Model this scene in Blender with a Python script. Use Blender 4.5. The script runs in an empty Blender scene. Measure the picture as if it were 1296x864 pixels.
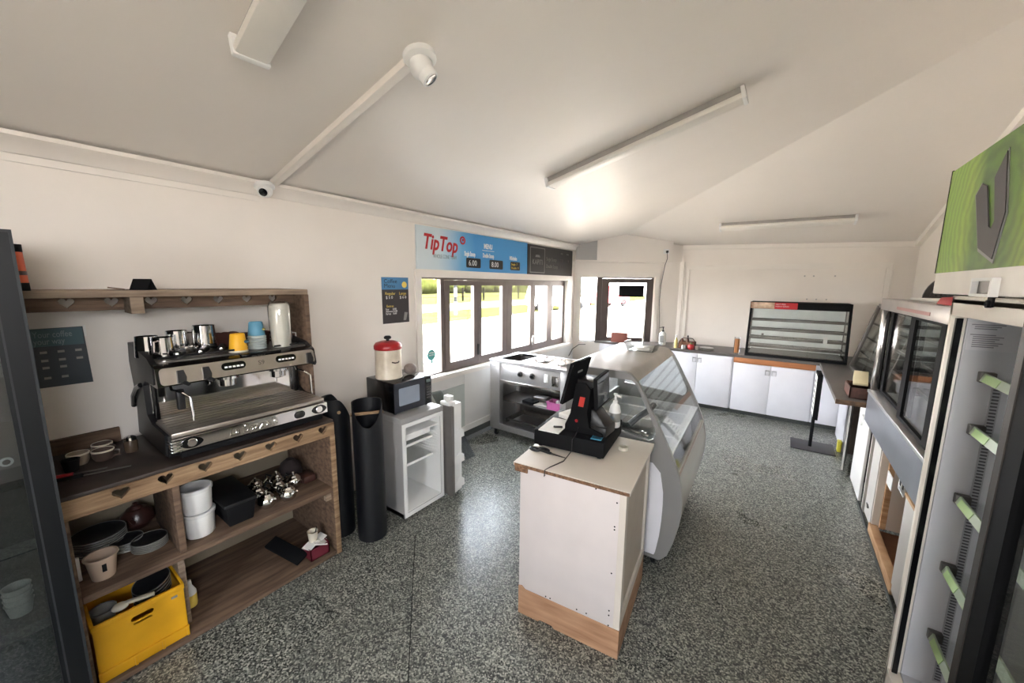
import bpy, bmesh, math, random
from mathutils import Vector, Matrix
from mathutils.geometry import tessellate_polygon
random.seed(7)
sc = bpy.context.scene
COL = sc.collection
R = math.radians

# ---------------------------------------------------------------- camera
def make_camera():
    cam = bpy.data.cameras.new('camera')
    cam.sensor_width = 36.0
    cam.lens = 480.0 / 1296.0 * 36.0
    cam.clip_start = 0.02
    o = bpy.data.objects.new('camera', cam)
    a, b, c = R(-35.5), R(-8.6), R(0.55)
    f = Vector((math.sin(a) * math.cos(b), math.cos(a) * math.cos(b), math.sin(b)))
    r0 = Vector((math.cos(a), -math.sin(a), 0)); u0 = r0.cross(f)
    r = r0 * math.cos(c) + u0 * math.sin(c); u = -r0 * math.sin(c) + u0 * math.cos(c)
    m = Matrix(((r.x, u.x, -f.x, 0), (r.y, u.y, -f.y, 0), (r.z, u.z, -f.z, 1.78), (0, 0, 0, 1)))
    o.matrix_world = m
    COL.objects.link(o); sc.camera = o
make_camera()

# ---------------------------------------------------------------- light and exposure
sc.view_settings.view_transform = 'Standard'
sc.view_settings.look = 'None'
sc.view_settings.gamma = 1.0
sc.view_settings.use_curve_mapping = False
sc.view_settings.exposure = 3.2
w = bpy.data.worlds.new('sky'); sc.world = w; w.use_nodes = True
nt = w.node_tree
bg = nt.nodes['Background']
tc = nt.nodes.new('ShaderNodeTexCoord'); sep = nt.nodes.new('ShaderNodeSeparateXYZ')
ramp = nt.nodes.new('ShaderNodeValToRGB')
ramp.color_ramp.elements[0].position = 0.0; ramp.color_ramp.elements[0].color = (1.0, .975, .95, 1)
ramp.color_ramp.elements[1].position = .55; ramp.color_ramp.elements[1].color = (.80, .89, 1.0, 1)
nt.links.new(tc.outputs['Generated'], sep.inputs[0]); nt.links.new(sep.outputs['Z'], ramp.inputs[0])
nt.links.new(ramp.outputs[0], bg.inputs[0])
bg.inputs[1].default_value = 4.8
sun = bpy.data.lights.new('sun', 'SUN'); sun.energy = 16.0; sun.angle = R(.6); sun.color = (1.0, .93, .82)
so = bpy.data.objects.new('sun', sun); COL.objects.link(so)
so.rotation_euler = Vector((-.45, -.10, -.88)).to_track_quat('-Z', 'Y').to_euler()
def portal(name, loc, direction, sx, sy):
    l = bpy.data.lights.new(name, 'AREA'); l.shape = 'RECTANGLE'; l.size = sx; l.size_y = sy
    l.cycles.is_portal = True
    o = bpy.data.objects.new(name, l); COL.objects.link(o); o.location = loc
    o.rotation_euler = Vector(direction).to_track_quat('-Z', 'Z').to_euler()
portal('window_portal', (-2.99, 3.97, 1.34), (1, 0, 0), 3.0, 1.05)
portal('corner_window_portal', (-2.36, 6.34, 1.38), (.5, -.866, 0), 1.3, 1.15)
portal('added_rear_portal', (0, -2.32, 1.52), (0, 1, 0), .8, 1.25)  # portal of the added window behind the camera
portal('added_side_portal', (1.43, -.75, 2.15), (-1, 0, 0), 1.1, .8)  # portal of the added high window in the display-side wall

# ---------------------------------------------------------------- materials
def lin(c):
    v = []
    for x in c[:3]:
        x = x / 255.0
        v.append(x / 12.92 if x <= .04045 else ((x + .055) / 1.055) ** 2.4)
    return (*v, 1.0)
MATS = {}
def mat(name, rgb, rough=.5, metal=0.0, var=.06, scale=6.0, bump=0.0, bscale=60.0, spec=.5, coat=0.0, stretch=None, dark=None):
    if name in MATS: return MATS[name]
    m = bpy.data.materials.new(name); m.use_nodes = True
    n = m.node_tree; b = n.nodes['Principled BSDF']
    b.inputs['Roughness'].default_value = rough; b.inputs['Metallic'].default_value = metal
    b.inputs['Specular IOR Level'].default_value = spec; b.inputs['Coat Weight'].default_value = coat
    t = n.nodes.new('ShaderNodeTexCoord'); mp = n.nodes.new('ShaderNodeMapping')
    n.links.new(t.outputs['Object'], mp.inputs[0])
    if stretch: mp.inputs['Scale'].default_value = stretch
    nz = n.nodes.new('ShaderNodeTexNoise'); nz.inputs['Scale'].default_value = scale; nz.inputs['Detail'].default_value = 5
    n.links.new(mp.outputs[0], nz.inputs[0])
    r = n.nodes.new('ShaderNodeValToRGB')
    c = lin(rgb)
    d = lin(dark) if dark else tuple(max(0, x * (1 - var * 2.2)) for x in c[:3]) + (1,)
    r.color_ramp.elements[0].position = .3; r.color_ramp.elements[0].color = d
    r.color_ramp.elements[1].position = .68; r.color_ramp.elements[1].color = c
    n.links.new(nz.outputs[0], r.inputs[0]); n.links.new(r.outputs[0], b.inputs['Base Color'])
    if bump:
        z2 = n.nodes.new('ShaderNodeTexNoise'); z2.inputs['Scale'].default_value = bscale; z2.inputs['Detail'].default_value = 4
        n.links.new(mp.outputs[0], z2.inputs[0])
        bp = n.nodes.new('ShaderNodeBump'); bp.inputs['Strength'].default_value = bump; bp.inputs['Distance'].default_value = .01
        n.links.new(z2.outputs[0], bp.inputs['Height']); n.links.new(bp.outputs[0], b.inputs['Normal'])
    MATS[name] = m
    return m
def glass(name, tint=(.93, .97, .95), refl=.10, rough=.02):
    if name in MATS: return MATS[name]
    m = bpy.data.materials.new(name); m.use_nodes = True
    n = m.node_tree; n.nodes.clear()
    out = n.nodes.new('ShaderNodeOutputMaterial'); mx = n.nodes.new('ShaderNodeMixShader')
    tr = n.nodes.new('ShaderNodeBsdfTransparent'); tr.inputs[0].default_value = (*tint, 1)
    gl = n.nodes.new('ShaderNodeBsdfGlossy'); gl.inputs['Roughness'].default_value = rough
    fr = n.nodes.new('ShaderNodeLayerWeight'); fr.inputs[0].default_value = .25
    mr = n.nodes.new('ShaderNodeMapRange'); mr.inputs['To Min'].default_value = refl * .5; mr.inputs['To Max'].default_value = min(.9, refl * 5)
    n.links.new(fr.outputs['Fresnel'], mr.inputs[0]); n.links.new(mr.outputs[0], mx.inputs[0])
    n.links.new(tr.outputs[0], mx.inputs[1]); n.links.new(gl.outputs[0], mx.inputs[2]); n.links.new(mx.outputs[0], out.inputs[0])
    MATS[name] = m
    return m
def floor_mat():
    m = bpy.data.materials.new('speckled_vinyl'); m.use_nodes = True
    n = m.node_tree; b = n.nodes['Principled BSDF']; b.inputs['Roughness'].default_value = .27
    b.inputs['Specular IOR Level'].default_value = .45
    t = n.nodes.new('ShaderNodeTexCoord')
    v = n.nodes.new('ShaderNodeTexVoronoi'); v.inputs['Scale'].default_value = 150
    n.links.new(t.outputs['Object'], v.inputs['Vector'])
    s = n.nodes.new('ShaderNodeSeparateColor'); n.links.new(v.outputs['Color'], s.inputs[0])
    r = n.nodes.new('ShaderNodeValToRGB'); r.color_ramp.interpolation = 'CONSTANT'
    e = r.color_ramp.elements
    e[0].position = 0; e[0].color = lin((60, 62, 60))
    e[1].position = .30; e[1].color = lin((96, 98, 92))
    for p, c in ((.52, (126, 128, 120)), (.74, (158, 160, 150)), (.90, (182, 182, 170))):
        x = e.new(p); x.color = lin(c)
    n.links.new(s.outputs[0], r.inputs[0])
    nz = n.nodes.new('ShaderNodeTexNoise'); nz.inputs['Scale'].default_value = 1.3; nz.inputs['Detail'].default_value = 6
    n.links.new(t.outputs['Object'], nz.inputs[0])
    mr = n.nodes.new('ShaderNodeMapRange'); mr.inputs['To Min'].default_value = .25; mr.inputs['To Max'].default_value = .31
    n.links.new(nz.outputs[0], mr.inputs[0]); n.links.new(mr.outputs[0], b.inputs['Roughness'])
    n.links.new(r.outputs[0], b.inputs['Base Color'])
    bp = n.nodes.new('ShaderNodeBump'); bp.inputs['Strength'].default_value = .04; bp.inputs['Distance'].default_value = .003
    n.links.new(s.outputs[1], bp.inputs['Height']); n.links.new(bp.outputs[0], b.inputs['Normal'])
    return m
def grad_mat(name, stops, axis='Y', lo=0, hi=1, rough=.4, noise=0):
    m = bpy.data.materials.new(name); m.use_nodes = True
    n = m.node_tree; b = n.nodes['Principled BSDF']; b.inputs['Roughness'].default_value = rough
    t = n.nodes.new('ShaderNodeTexCoord'); s = n.nodes.new('ShaderNodeSeparateXYZ'); n.links.new(t.outputs['Object'], s.inputs[0])
    mr = n.nodes.new('ShaderNodeMapRange'); mr.inputs['From Min'].default_value = lo; mr.inputs['From Max'].default_value = hi
    src = s.outputs[axis]
    if noise:
        nz = n.nodes.new('ShaderNodeTexNoise'); nz.inputs['Scale'].default_value = 5
        n.links.new(t.outputs['Object'], nz.inputs[0])
        ma = n.nodes.new('ShaderNodeMath'); ma.operation = 'MULTIPLY_ADD'; ma.inputs[1].default_value = noise
        n.links.new(nz.outputs[0], ma.inputs[0]); n.links.new(src, ma.inputs[2]); src = ma.outputs[0]
    n.links.new(src, mr.inputs[0])
    r = n.nodes.new('ShaderNodeValToRGB')
    e = r.color_ramp.elements
    e[0].position = stops[0][0]; e[0].color = lin(stops[0][1]); e[1].position = stops[-1][0]; e[1].color = lin(stops[-1][1])
    for p, c in stops[1:-1]:
        x = e.new(p); x.color = lin(c)
    n.links.new(mr.outputs[0], r.inputs[0]); n.links.new(r.outputs[0], b.inputs['Base Color'])
    return m
WALL = mat('cream_wall_paint', (237, 230, 222), .55, var=.02, scale=2.5, bump=.05, bscale=25)
PANELW = mat('white_panel_paint', (226, 224, 220), .45, var=.02)
CEIL = mat('semi_gloss_ceiling_paint', (231, 225, 218), .42, var=.015, scale=1.5, bump=.35, bscale=4.0)
TRIM = mat('white_trim_paint', (236, 230, 222), .4, var=.015)
GREYT = mat('plain_grey_tone', (176, 174, 172), .6, var=.02)
FLOOR = floor_mat()
COVE = mat('dark_coved_vinyl', (84, 88, 86), .4, var=.3, scale=120, dark=(48, 52, 51))
ALU = mat('bronze_grey_aluminium', (112, 101, 96), .4, .35, var=.05)
ALUD = mat('dark_bronze_aluminium', (84, 74, 70), .4, .3, var=.05)
GLASS = glass('window_glass', (.97, .97, .975))
CGLASS = glass('cabinet_glass', (.98, .99, .985), .07)
DGLASS = glass('cooler_glass', (.62, .66, .66), .13)
WOOD = mat('rough_sawn_timber', (168, 140, 108), .75, var=.2, scale=5, stretch=(6, .8, 9), bump=.3, bscale=30, dark=(112, 84, 58))
WOODD = mat('weathered_brown_timber', (124, 100, 80), .75, var=.2, scale=5, stretch=(6, .8, 9), bump=.3, bscale=30, dark=(78, 60, 48))
WOODG = mat('greyed_timber', (164, 146, 126), .8, var=.15, scale=6, stretch=(5, .8, 8), bump=.2, dark=(120, 102, 86))
TOPD = mat('dark_worn_worktop', (66, 54, 48), .5, var=.25, scale=8)
PINE = mat('bare_pine', (206, 168, 128), .65, var=.12, scale=5, stretch=(1, 1, 8), dark=(160, 116, 76))
CHIP = mat('raw_chipboard_edge', (150, 112, 84), .8, var=.3, scale=90)
BLACK = mat('black_plastic', (26, 26, 28), .4, var=.1)
BLACKM = mat('matt_black', (22, 22, 24), .7, var=.1, spec=.14)
BLACKG = mat('gloss_black', (14, 14, 16), .15, var=.05)
RUBBER = mat('black_rubber_sheet', (16, 17, 22), .42, var=.1, scale=3)
STEEL = mat('brushed_stainless', (198, 197, 197), .34, .8, var=.06, scale=30, stretch=(1, 12, 12))
STEELM = mat('polished_stainless', (214, 210, 206), .14, 1.0, var=.04, scale=5)
STEELD = mat('dull_grey_steel', (120, 116, 112), .4, .8, var=.1, scale=10)
CHROME = mat('chrome', (226, 226, 226), .07, 1.0, var=.02)
SATIN = mat('satin_silver_panel', (178, 170, 162), .32, .85, var=.04, scale=20)
BODYD = mat('dark_charcoal_metal', (34, 34, 36), .4, .2, var=.1)
GREYC = mat('grey_enamel', (164, 162, 160), .38, .1, var=.03)
CASEG = mat('grey_gloss_moulding', (142, 141, 140), .3, .1, var=.03)
CASEL = mat('pale_grey_gloss_panel', (232, 232, 226), .2, 0, var=.02, coat=.3)
WHITE = mat('white_plastic', (234, 234, 232), .35, var=.02)
WHITEB = mat('white_melamine', (232, 232, 238), .35, var=.02)
WHITEP = mat('white_paper', (240, 238, 234), .7, var=.02)
OFFW = mat('cream_paint_worn', (222, 214, 204), .5, var=.03)
CREAM = mat('cream_enamel', (226, 216, 196), .35, var=.05)
RED = mat('red_enamel', (176, 40, 44), .3, var=.1)
REDP = mat('red_print', (192, 36, 44), .5, var=.05)
YEL = mat('yellow_crate_plastic', (232, 172, 30), .45, var=.08)
YELC = mat('yellow_paper_cup', (240, 180, 36), .5, var=.04)
BLUC = mat('blue_paper_cup', (92, 150, 178), .5, var=.04)
BLUG = mat('pale_grey_blue_cups', (166, 176, 176), .5, var=.06)
BROWN = mat('brown_glazed_china', (62, 36, 32), .3, var=.1)
DKPLATE = mat('dark_slate_glaze', (36, 36, 38), .3, var=.15)
RIMP = mat('pale_grey_glaze', (138, 138, 134), .35, var=.05)
TANP = mat('translucent_tan_tub', (192, 170, 150), .4, var=.06)
TEAL = mat('teal_print', (52, 88, 98), .45, var=.04)
NAVY = mat('navy_print', (22, 40, 54), .4, var=.08)
SKYB = mat('sky_blue_print', (66, 148, 206), .45, var=.03)
CHARP = mat('charcoal_print', (62, 56, 58), .5, var=.05)
BLKP = mat('black_print', (36, 34, 34), .5, var=.05)
YELT = mat('yellow_lettering', (236, 206, 96), .5, var=.02)
DARKT = mat('dark_lettering', (44, 48, 52), .5, var=.02)
SILT = mat('silver_grey_lettering', (120, 138, 146), .5, var=.02)
INNERG = mat('cooler_grey_lining', (214, 216, 222), .42, 0, var=.02)
PINK = mat('pink_plastic', (206, 110, 170), .45, var=.04)
ORANGE = mat('orange_print', (214, 92, 52), .5, var=.05)
TERRA = mat('red_brown_carton', (140, 84, 72), .7, var=.06)
LIME = mat('lime_label', (176, 206, 140), .5, var=.04)
CLEAR = glass('clear_plastic', (.93, .95, .95), .16, .06)
MESHP = mat('pale_stone', (140, 128, 122), .6, var=.2, scale=25)

# ---------------------------------------------------------------- mesh helpers
class MB:
    def __init__(s): s.bm = bmesh.new(); s.M = Matrix()
    def _v(s, p): return s.bm.verts.new(s.M @ Vector(p))
    def face(s, pts):
        try: return s.bm.faces.new([s._v(p) for p in pts])
        except ValueError: pass
    def box(s, x0, x1, y0, y1, z0, z1, bev=0):
        return s.hexa([(x0, y0, z0), (x1, y0, z0), (x1, y1, z0), (x0, y1, z0)], [(x0, y0, z1), (x1, y0, z1), (x1, y1, z1), (x0, y1, z1)], bev)
    def hexa(s, lo, hi, bev=0):
        b = bmesh.new()
        v = [b.verts.new(p) for p in list(lo) + list(hi)]
        for f in ((3, 2, 1, 0), (4, 5, 6, 7), (0, 1, 5, 4), (1, 2, 6, 5), (2, 3, 7, 6), (3, 0, 4, 7)): b.faces.new([v[i] for i in f])
        if bev: bmesh.ops.bevel(b, geom=list(b.edges), offset=bev, segments=2, profile=.5, affect='EDGES')
        s.join(b); return s
    def join(s, b, m=None):
        m = s.M @ m if m is not None else s.M
        mp = {v: s.bm.verts.new(m @ v.co) for v in b.verts}
        for f in b.faces:
            try: s.bm.faces.new([mp[v] for v in f.verts])
            except ValueError: pass
        b.free()
    def beam(s, p0, p1, wd, ht, up=(0, 0, 1), bev=0):
        p0, p1 = Vector(p0), Vector(p1); d = (p1 - p0).normalized(); u = Vector(up); sd = d.cross(u).normalized(); u = sd.cross(d).normalized()
        a, c = sd * wd / 2, u * ht / 2
        s.hexa([p0 - a - c, p0 + a - c, p1 + a - c, p1 - a - c], [p0 - a + c, p0 + a + c, p1 + a + c, p1 - a + c], bev); return s
    def lathe(s, prof, c=(0, 0, 0), seg=24, axis=(0, 0, 1), sx=1, sy=1):
        q = Vector((0, 0, 1)).rotation_difference(Vector(axis)).to_matrix(); c = Vector(c); rings = []
        for r, z in prof:
            if r < 1e-5: rings.append([s._v(c + q @ Vector((0, 0, z)))])
            else: rings.append([s._v(c + q @ Vector((r * sx * math.cos(2 * math.pi * k / seg), r * sy * math.sin(2 * math.pi * k / seg), z))) for k in range(seg)])
        for a, b in zip(rings, rings[1:]):
            if len(a) == 1 and len(b) == 1: continue
            for k in range(seg):
                j = (k + 1) % seg
                try:
                    if len(a) == 1: s.bm.faces.new((a[0], b[j], b[k]))
                    elif len(b) == 1: s.bm.faces.new((a[k], a[j], b[0]))
                    else: s.bm.faces.new((a[k], a[j], b[j], b[k]))
                except ValueError: pass
        return s
    def cyl(s, p0, p1, r, r1=None, seg=16):
        p0, p1 = Vector(p0), Vector(p1); L = (p1 - p0).length; r1 = r if r1 is None else r1
        return s.lathe([(0, 0), (r, 0), (r1, L), (0, L)], p0, seg, (p1 - p0).normalized())
    def ball(s, c, r, sz=1, seg=16):
        n = 8
        return s.lathe([(r * math.sin(math.pi * k / n) if 0 < k < n else 0, -r * sz * math.cos(math.pi * k / n)) for k in range(n + 1)], c, seg)
    def tube(s, pts, r, seg=8, closed=False):
        pts = [Vector(p) for p in pts]; n = len(pts); rings = []; ref = None
        for i, p in enumerate(pts):
            a = pts[i - 1] if (i > 0 or closed) else pts[i]; b = pts[(i + 1) % n] if (i < n - 1 or closed) else pts[i]
            d = (b - a).normalized()
            if ref is None: ref = Vector((0, 0, 1)) if abs(d.z) < .9 else Vector((1, 0, 0))
            x = d.cross(ref).normalized(); y = x.cross(d).normalized(); ref = y
            rings.append([s._v(p + (x * math.cos(2 * math.pi * k / seg) + y * math.sin(2 * math.pi * k / seg)) * r) for k in range(seg)])
        for i in range(n if closed else n - 1):
            a, b = rings[i], rings[(i + 1) % n]
            for k in range(seg):
                j = (k + 1) % seg
                try: s.bm.faces.new((a[k], a[j], b[j], b[k]))
                except ValueError: pass
        if not closed:
            s.bm.faces.new(rings[0][::-1]); s.bm.faces.new(rings[-1])
        return s
    def plate(s, outer, th, holes=(), o=(0, 0, 0), x=(1, 0, 0), y=(0, 1, 0)):
        """flat plate with holes, outline given in the x/y frame, thickness along x cross y"""
        x, y, o = Vector(x), Vector(y), Vector(o); nrm = x.cross(y).normalized() * th
        loops = [list(outer)] + [list(h) for h in holes]
        P = lambda p: o + x * p[0] + y * p[1]
        if len(loops) == 1:
            f = s.face([P(p) + nrm for p in loops[0]]); bk = s.face([P(p) for p in reversed(loops[0])])
            A = list(f.verts); B = list(reversed(list(bk.verts))); sets = [(A, B)]
        else:
            tri = tessellate_polygon([[Vector((p[0], p[1], 0)) for p in l] for l in loops])
            A = [s._v(P(p) + nrm) for l in loops for p in l]; B = [s._v(P(p)) for l in loops for p in l]
            for t in tri:
                try: s.bm.faces.new([A[i] for i in t]); s.bm.faces.new([B[i] for i in reversed(t)])
                except ValueError: pass
            sets = []; k = 0
            for l in loops: sets.append((A[k:k + len(l)], B[k:k + len(l)])); k += len(l)
        for a, b in sets:
            n = len(a)
            for i in range(n):
                j = (i + 1) % n
                try: s.bm.faces.new((a[i], b[i], b[j], a[j]))
                except ValueError: pass
        return s
    def text(s, body, size, o, x, y, align='LEFT', shear=0, ext=.0006, sx=1.0, bold=0):
        cu = bpy.data.curves.new('t', 'FONT'); cu.body = body; cu.size = size; cu.align_x = align; cu.shear = shear; cu.extrude = ext; cu.resolution_u = 3; cu.offset = bold
        ob = bpy.data.objects.new('t', cu); COL.objects.link(ob)
        me = bpy.data.meshes.new_from_object(ob.evaluated_get(bpy.context.evaluated_depsgraph_get()))
        b = bmesh.new(); b.from_mesh(me)
        x, y = Vector(x).normalized(), Vector(y).normalized(); z = x.cross(y)
        m = Matrix(((x.x * sx, y.x, z.x, o[0]), (x.y * sx, y.y, z.y, o[1]), (x.z * sx, y.z, z.z, o[2]), (0, 0, 0, 1)))
        s.join(b, m)
        COL.objects.unlink(ob); bpy.data.objects.remove(ob); bpy.data.curves.remove(cu); bpy.data.meshes.remove(me)
        return s
    def obj(s, name, m, parent=None, loc=None):
        """ONE mesh object. Coordinates are the place's own; the mesh is shifted so its origin is that of its thing."""
        bmesh.ops.recalc_face_normals(s.bm, faces=s.bm.faces)
        for f in s.bm.faces: f.smooth = True
        root = parent
        off = Vector((0, 0, 0))
        if parent is not None:
            off = Vector(BASE.get(parent.name, (0, 0, 0)))
        elif loc is not None: off = Vector(loc)
        bmesh.ops.translate(s.bm, verts=s.bm.verts, vec=-off)
        me = bpy.data.meshes.new(name); s.bm.to_mesh(me); s.bm.free()
        try: me.set_sharp_from_angle(angle=R(38))
        except Exception: pass
        me.materials.append(m)
        o = bpy.data.objects.new(name, me); COL.objects.link(o)
        if parent is not None:
            o.parent = parent; BASE[o.name] = tuple(off)
        else:
            o.location = off; BASE[o.name] = tuple(off)
        return o
BASE = {}
def tag(o, label, cat, group=None):
    o['label'] = label; o['category'] = cat
    if group: o['group'] = group
    return o
def thing(name, label, cat, loc=(0, 0, 0), rotz=0, group=None, local=False):
    o = bpy.data.objects.new(name, None); COL.objects.link(o); o.empty_display_size = .05
    o.location = loc; o.rotation_euler = (0, 0, rotz)
    BASE[o.name] = (0, 0, 0) if (local or rotz) else tuple(loc)
    return tag(o, label, cat, group)
def struct(name, mb, m, parent=None):
    o = mb.obj(name, m, parent)
    if parent is None: o['kind'] = 'structure'
    return o
def sroot(name):
    o = bpy.data.objects.new(name, None); COL.objects.link(o); o['kind'] = 'structure'; BASE[o.name] = (0, 0, 0); return o
def dup(root, loc, rotz=None, label=None, group=None):
    r = root.copy(); COL.objects.link(r); r.location = loc
    if rotz is not None: r.rotation_euler = (0, 0, rotz)
    if label: r['label'] = label
    if group: r['group'] = group
    for ch in list(root.children):
        c = ch.copy(); COL.objects.link(c); c.parent = r
        for g in list(ch.children):
            d = g.copy(); COL.objects.link(d); d.parent = c
    return r
def heart(cx, cy, s, n=20):
    p = []
    for k in range(n):
        t = 2 * math.pi * k / n
        p.append((cx + s * 16 * math.sin(t) ** 3 / 32, cy + s * (13 * math.cos(t) - 5 * math.cos(2 * t) - 2 * math.cos(3 * t) - math.cos(4 * t) + 2.5) / 32))
    return p
def rrect(x0, x1, y0, y1, r, n=4):
    p = []
    for cx, cy, a in ((x1 - r, y0 + r, -90), (x1 - r, y1 - r, 0), (x0 + r, y1 - r, 90), (x0 + r, y0 + r, 180)):
        for k in range(n + 1):
            t = R(a + 90 * k / n); p.append((cx + r * math.cos(t), cy + r * math.sin(t)))
    return p
def rect(x0, x1, y0, y1): return [(x0, y0), (x1, y0), (x1, y1), (x0, y1)]
LW = dict(x=(0, 1, 0), y=(0, 0, 1))      # frame of a face that looks along +X
RW = dict(x=(0, -1, 0), y=(0, 0, 1))     # frame of a face that looks along -X
FW = dict(x=(1, 0, 0), y=(0, 0, 1))      # frame of a face that looks along -Y

# ================================================================ THE ROOM
XL, XR, YB = -2.87, 1.3, -2.2
DA = Vector((-2.87, 5.80, 0)); DD = Vector((math.cos(R(30)), .5, 0)); DN = Vector((.5, -math.cos(R(30)), 0))
DB = DA + DD * 1.70
BC = Vector((1.3, 6.85, 0))
ca = .235
def zl(x): return 2.41 + ca * (x + 2.87)
def zb(x, y): return 4.40 - .005 * x - .30 * y
def hipy(x): return (4.40 - .005 * x - zl(x)) / .30
m = MB(); m.box(-3.0, 1.45, -2.35, 7.1, -.12, 0); struct('floor', m, FLOOR)
m = MB(); m.tube([(-1.99, 1.62, .0005), (-.8, .55, .0005), (0.4, -.5, .0005)], .0022, 6); struct('trim_1', m, BLACKM)
# ceiling: a slope up from the window wall, hipped against a slope up from the far wall
m = MB()
for dz in (0, .06):
    pass
def slab(pts):
    lo = [m._v(p) for p in pts]; hi = [m._v((p[0], p[1], p[2] + .06)) for p in pts]
    m.bm.faces.new(lo); m.bm.faces.new(hi[::-1])
    for i in range(len(pts)):
        j = (i + 1) % len(pts); m.bm.faces.new((lo[i], hi[i], hi[j], lo[j]))
xa, xb = -3.0, 1.42
slab([(xa, -2.35, zl(xa)), (xb, -2.35, zl(xb)), (xb, hipy(xb), zl(xb)), (xa, hipy(xa), zl(xa))])
slab([(xa, hipy(xa), zl(xa)), (xb, hipy(xb), zl(xb)), (xb, 7.1, zb(xb, 7.1)), (xa, 7.1, zb(xa, 7.1))])
struct('ceiling', m, CEIL)
# window wall
W0, W1, WZ0, WZ1 = 2.49, 5.52, .83, 1.845
m = MB(); m.plate(rect(-2.3, 5.86, 0, 2.41), -.12, [rect(W0, W1, WZ0, WZ1)], o=(XL, 0, 0), **LW); struct('wall_left', m, WALL)
# angled corner wall
S0, S1, SZ0, SZ1 = .10, 1.30, .83, 1.92
m = MB(); m.plate([(0, 0), (1.72, 0), (1.72, 2.47), (1.0, 2.66), (0, 2.42)], -.12, [rect(S0, S1, SZ0, SZ1)], o=DA, x=DD, y=(0, 0, 1)); struct('wall_corner', m, WALL)
# far wall
bl = (BC - DB).length; bd = (BC - DB).normalized(); bn = Vector((bd.y, -bd.x, 0))
m = MB(); m.plate(rect(-.03, bl + .1, 0, 2.44), -.12, [], o=DB, x=bd, y=(0, 0, 1)); struct('wall_back', m, WALL)
# display-side wall, with an opening for an added unseen window
m = MB(); hy = hipy(1.3)
m.plate([(-7.0, 0), (2.3, 0), (2.3, zl(1.3)), (-hy, zl(1.3)), (-7.0, zb(1.3, 7.0))], -.12, [rect(.2, 1.3, 1.75, 2.55)], o=(XR, 0, 0), **RW); struct('wall_right', m, WALL)
# wall behind the camera with a small window added for its daylight
m = MB(); m.plate([(-2.99, 0), (1.42, 0), (1.42, zl(1.42)), (-2.99, zl(-2.99))], -.12, [rect(-.40, .40, .9, 2.15)], o=(0, YB, 0), x=(1, 0, 0), y=(0, 0, 1))
struct('wall_front', m, WALL)
d1 = sroot('added_rear_window')  # unseen window, added to bring daylight to the near end
m = MB(); m.plate(rect(-.40, .40, .9, 2.15), .06, [rect(-.34, .34, .96, 2.09)], o=(0, YB - .03, 0), x=(1, 0, 0), y=(0, 0, 1)); m.obj('window_frame', ALU, d1)
m = MB(); m.box(-.36, .36, YB - .062, YB - .058, .94, 2.11); m.obj('pane', GLASS, d1)

w3 = sroot('added_side_window')  # unseen high window, added to light the coffee side
m = MB(); m.plate(rect(.2, 1.3, 1.75, 2.55), -.05, [rect(.25, .73, 1.80, 2.50), rect(.77, 1.25, 1.80, 2.50)], o=(XR + .03, 0, 0), **RW); m.obj('window_frame', ALU, w3)
m = MB(); m.box(XR + .05, XR + .056, -1.27, -.23, 1.78, 2.52); m.obj('pane', GLASS, w3)
# cornices
m = MB()
prof = [(0, 0), (.0, -.075), (.014, -.075), (.03, -.05), (.06, -.028), (.09, -.014), (.09, 0.006)]
m.plate([(a, b + 2.41 + .002) for a, b in prof], 8.0, [], o=(XL, 5.82, 0), x=(1, 0, 0), y=(0, 0, 1))
m.box(XL, XL + .012, -2.2, 1.15, 2.30, 2.335)
struct('trim_2', m, TRIM)
m = MB(); m.beam(DB + Vector((0, 0, 2.385)) + bn * .015, BC + Vector((0, 0, 2.32)) + bn * .015, .05, .06); struct('trim_3', m, TRIM)
m = MB(); m.beam((1.275, 6.83, 2.325), (1.275, hy, zl(1.3) - .04), .055, .085); m.beam((1.275, hy, zl(1.3) - .04), (1.275, -2.2, zl(1.3) - .04), .055, .085); struct('trim_4', m, TRIM)
# skirting: coved vinyl, wainscot panels under the long window
m = MB(); m.plate([(0, 0), (.06, 0), (.025, .03), (.014, .10), (0, .10)], 4.0, [], o=(XL, 5.8, 0), x=(1, 0, 0), y=(0, 0, 1)); struct('baseboard_left', m, COVE)
m = MB()
m.box(XL, XL + .012, 2.43, 5.79, .10, .80)
m.box(XL, XL + .025, 2.43, 5.79, .10, .165); m.box(XL, XL + .02, 3.08, 3.11, .165, .80); m.box(XL, XL + .02, 4.5, 4.54, .165, .8)
struct('trim_5', m, PANELW)
m = MB(); m.box(XL + .012, XL + .02, 2.5, 3.08, .165, .66); struct('trim_6', m, mat('grey_green_lining_board', (190, 196, 190), .5, var=.03))
# ---------------------------------------------------------------- long window
w1 = sroot('window_1')
m = MB()
m.plate(rect(W0 - .07, W1 + .16, WZ0 - .06, WZ1 + .07), .022, [rect(W0, W1, WZ0, WZ1)], o=(XL, 0, 0), **LW)
m.box(XL - .1, XL + .05, W0 - .04, W1 + .10, WZ0 - .035, WZ0 + .004, .004)
m.box(XL - .115, XL, W0 - .002, W0 + .006, WZ0, WZ1); m.box(XL - .115, XL, W1 - .006, W1, WZ0, WZ1); m.box(XL - .115, XL, W0, W1, WZ1 - .006, WZ1)
m.obj('architrave', TRIM, w1)
XF = -2.955
m = MB(); m.plate(rect(W0, W1, WZ0, WZ1), .05, [rect(W0 + .012, 2.79, WZ0 + .02, WZ1 - .022), rect(2.84, W1 - .03, WZ0 + .035, WZ1 - .03)], o=(XF, 0, 0), **LW); m.obj('window_frame', ALU, w1)
m = MB(); m.box(XF + .02, XF + .026, W0 + .01, 2.80, WZ0 + .01, WZ1 - .01); m.obj('pane', GLASS, w1)
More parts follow.
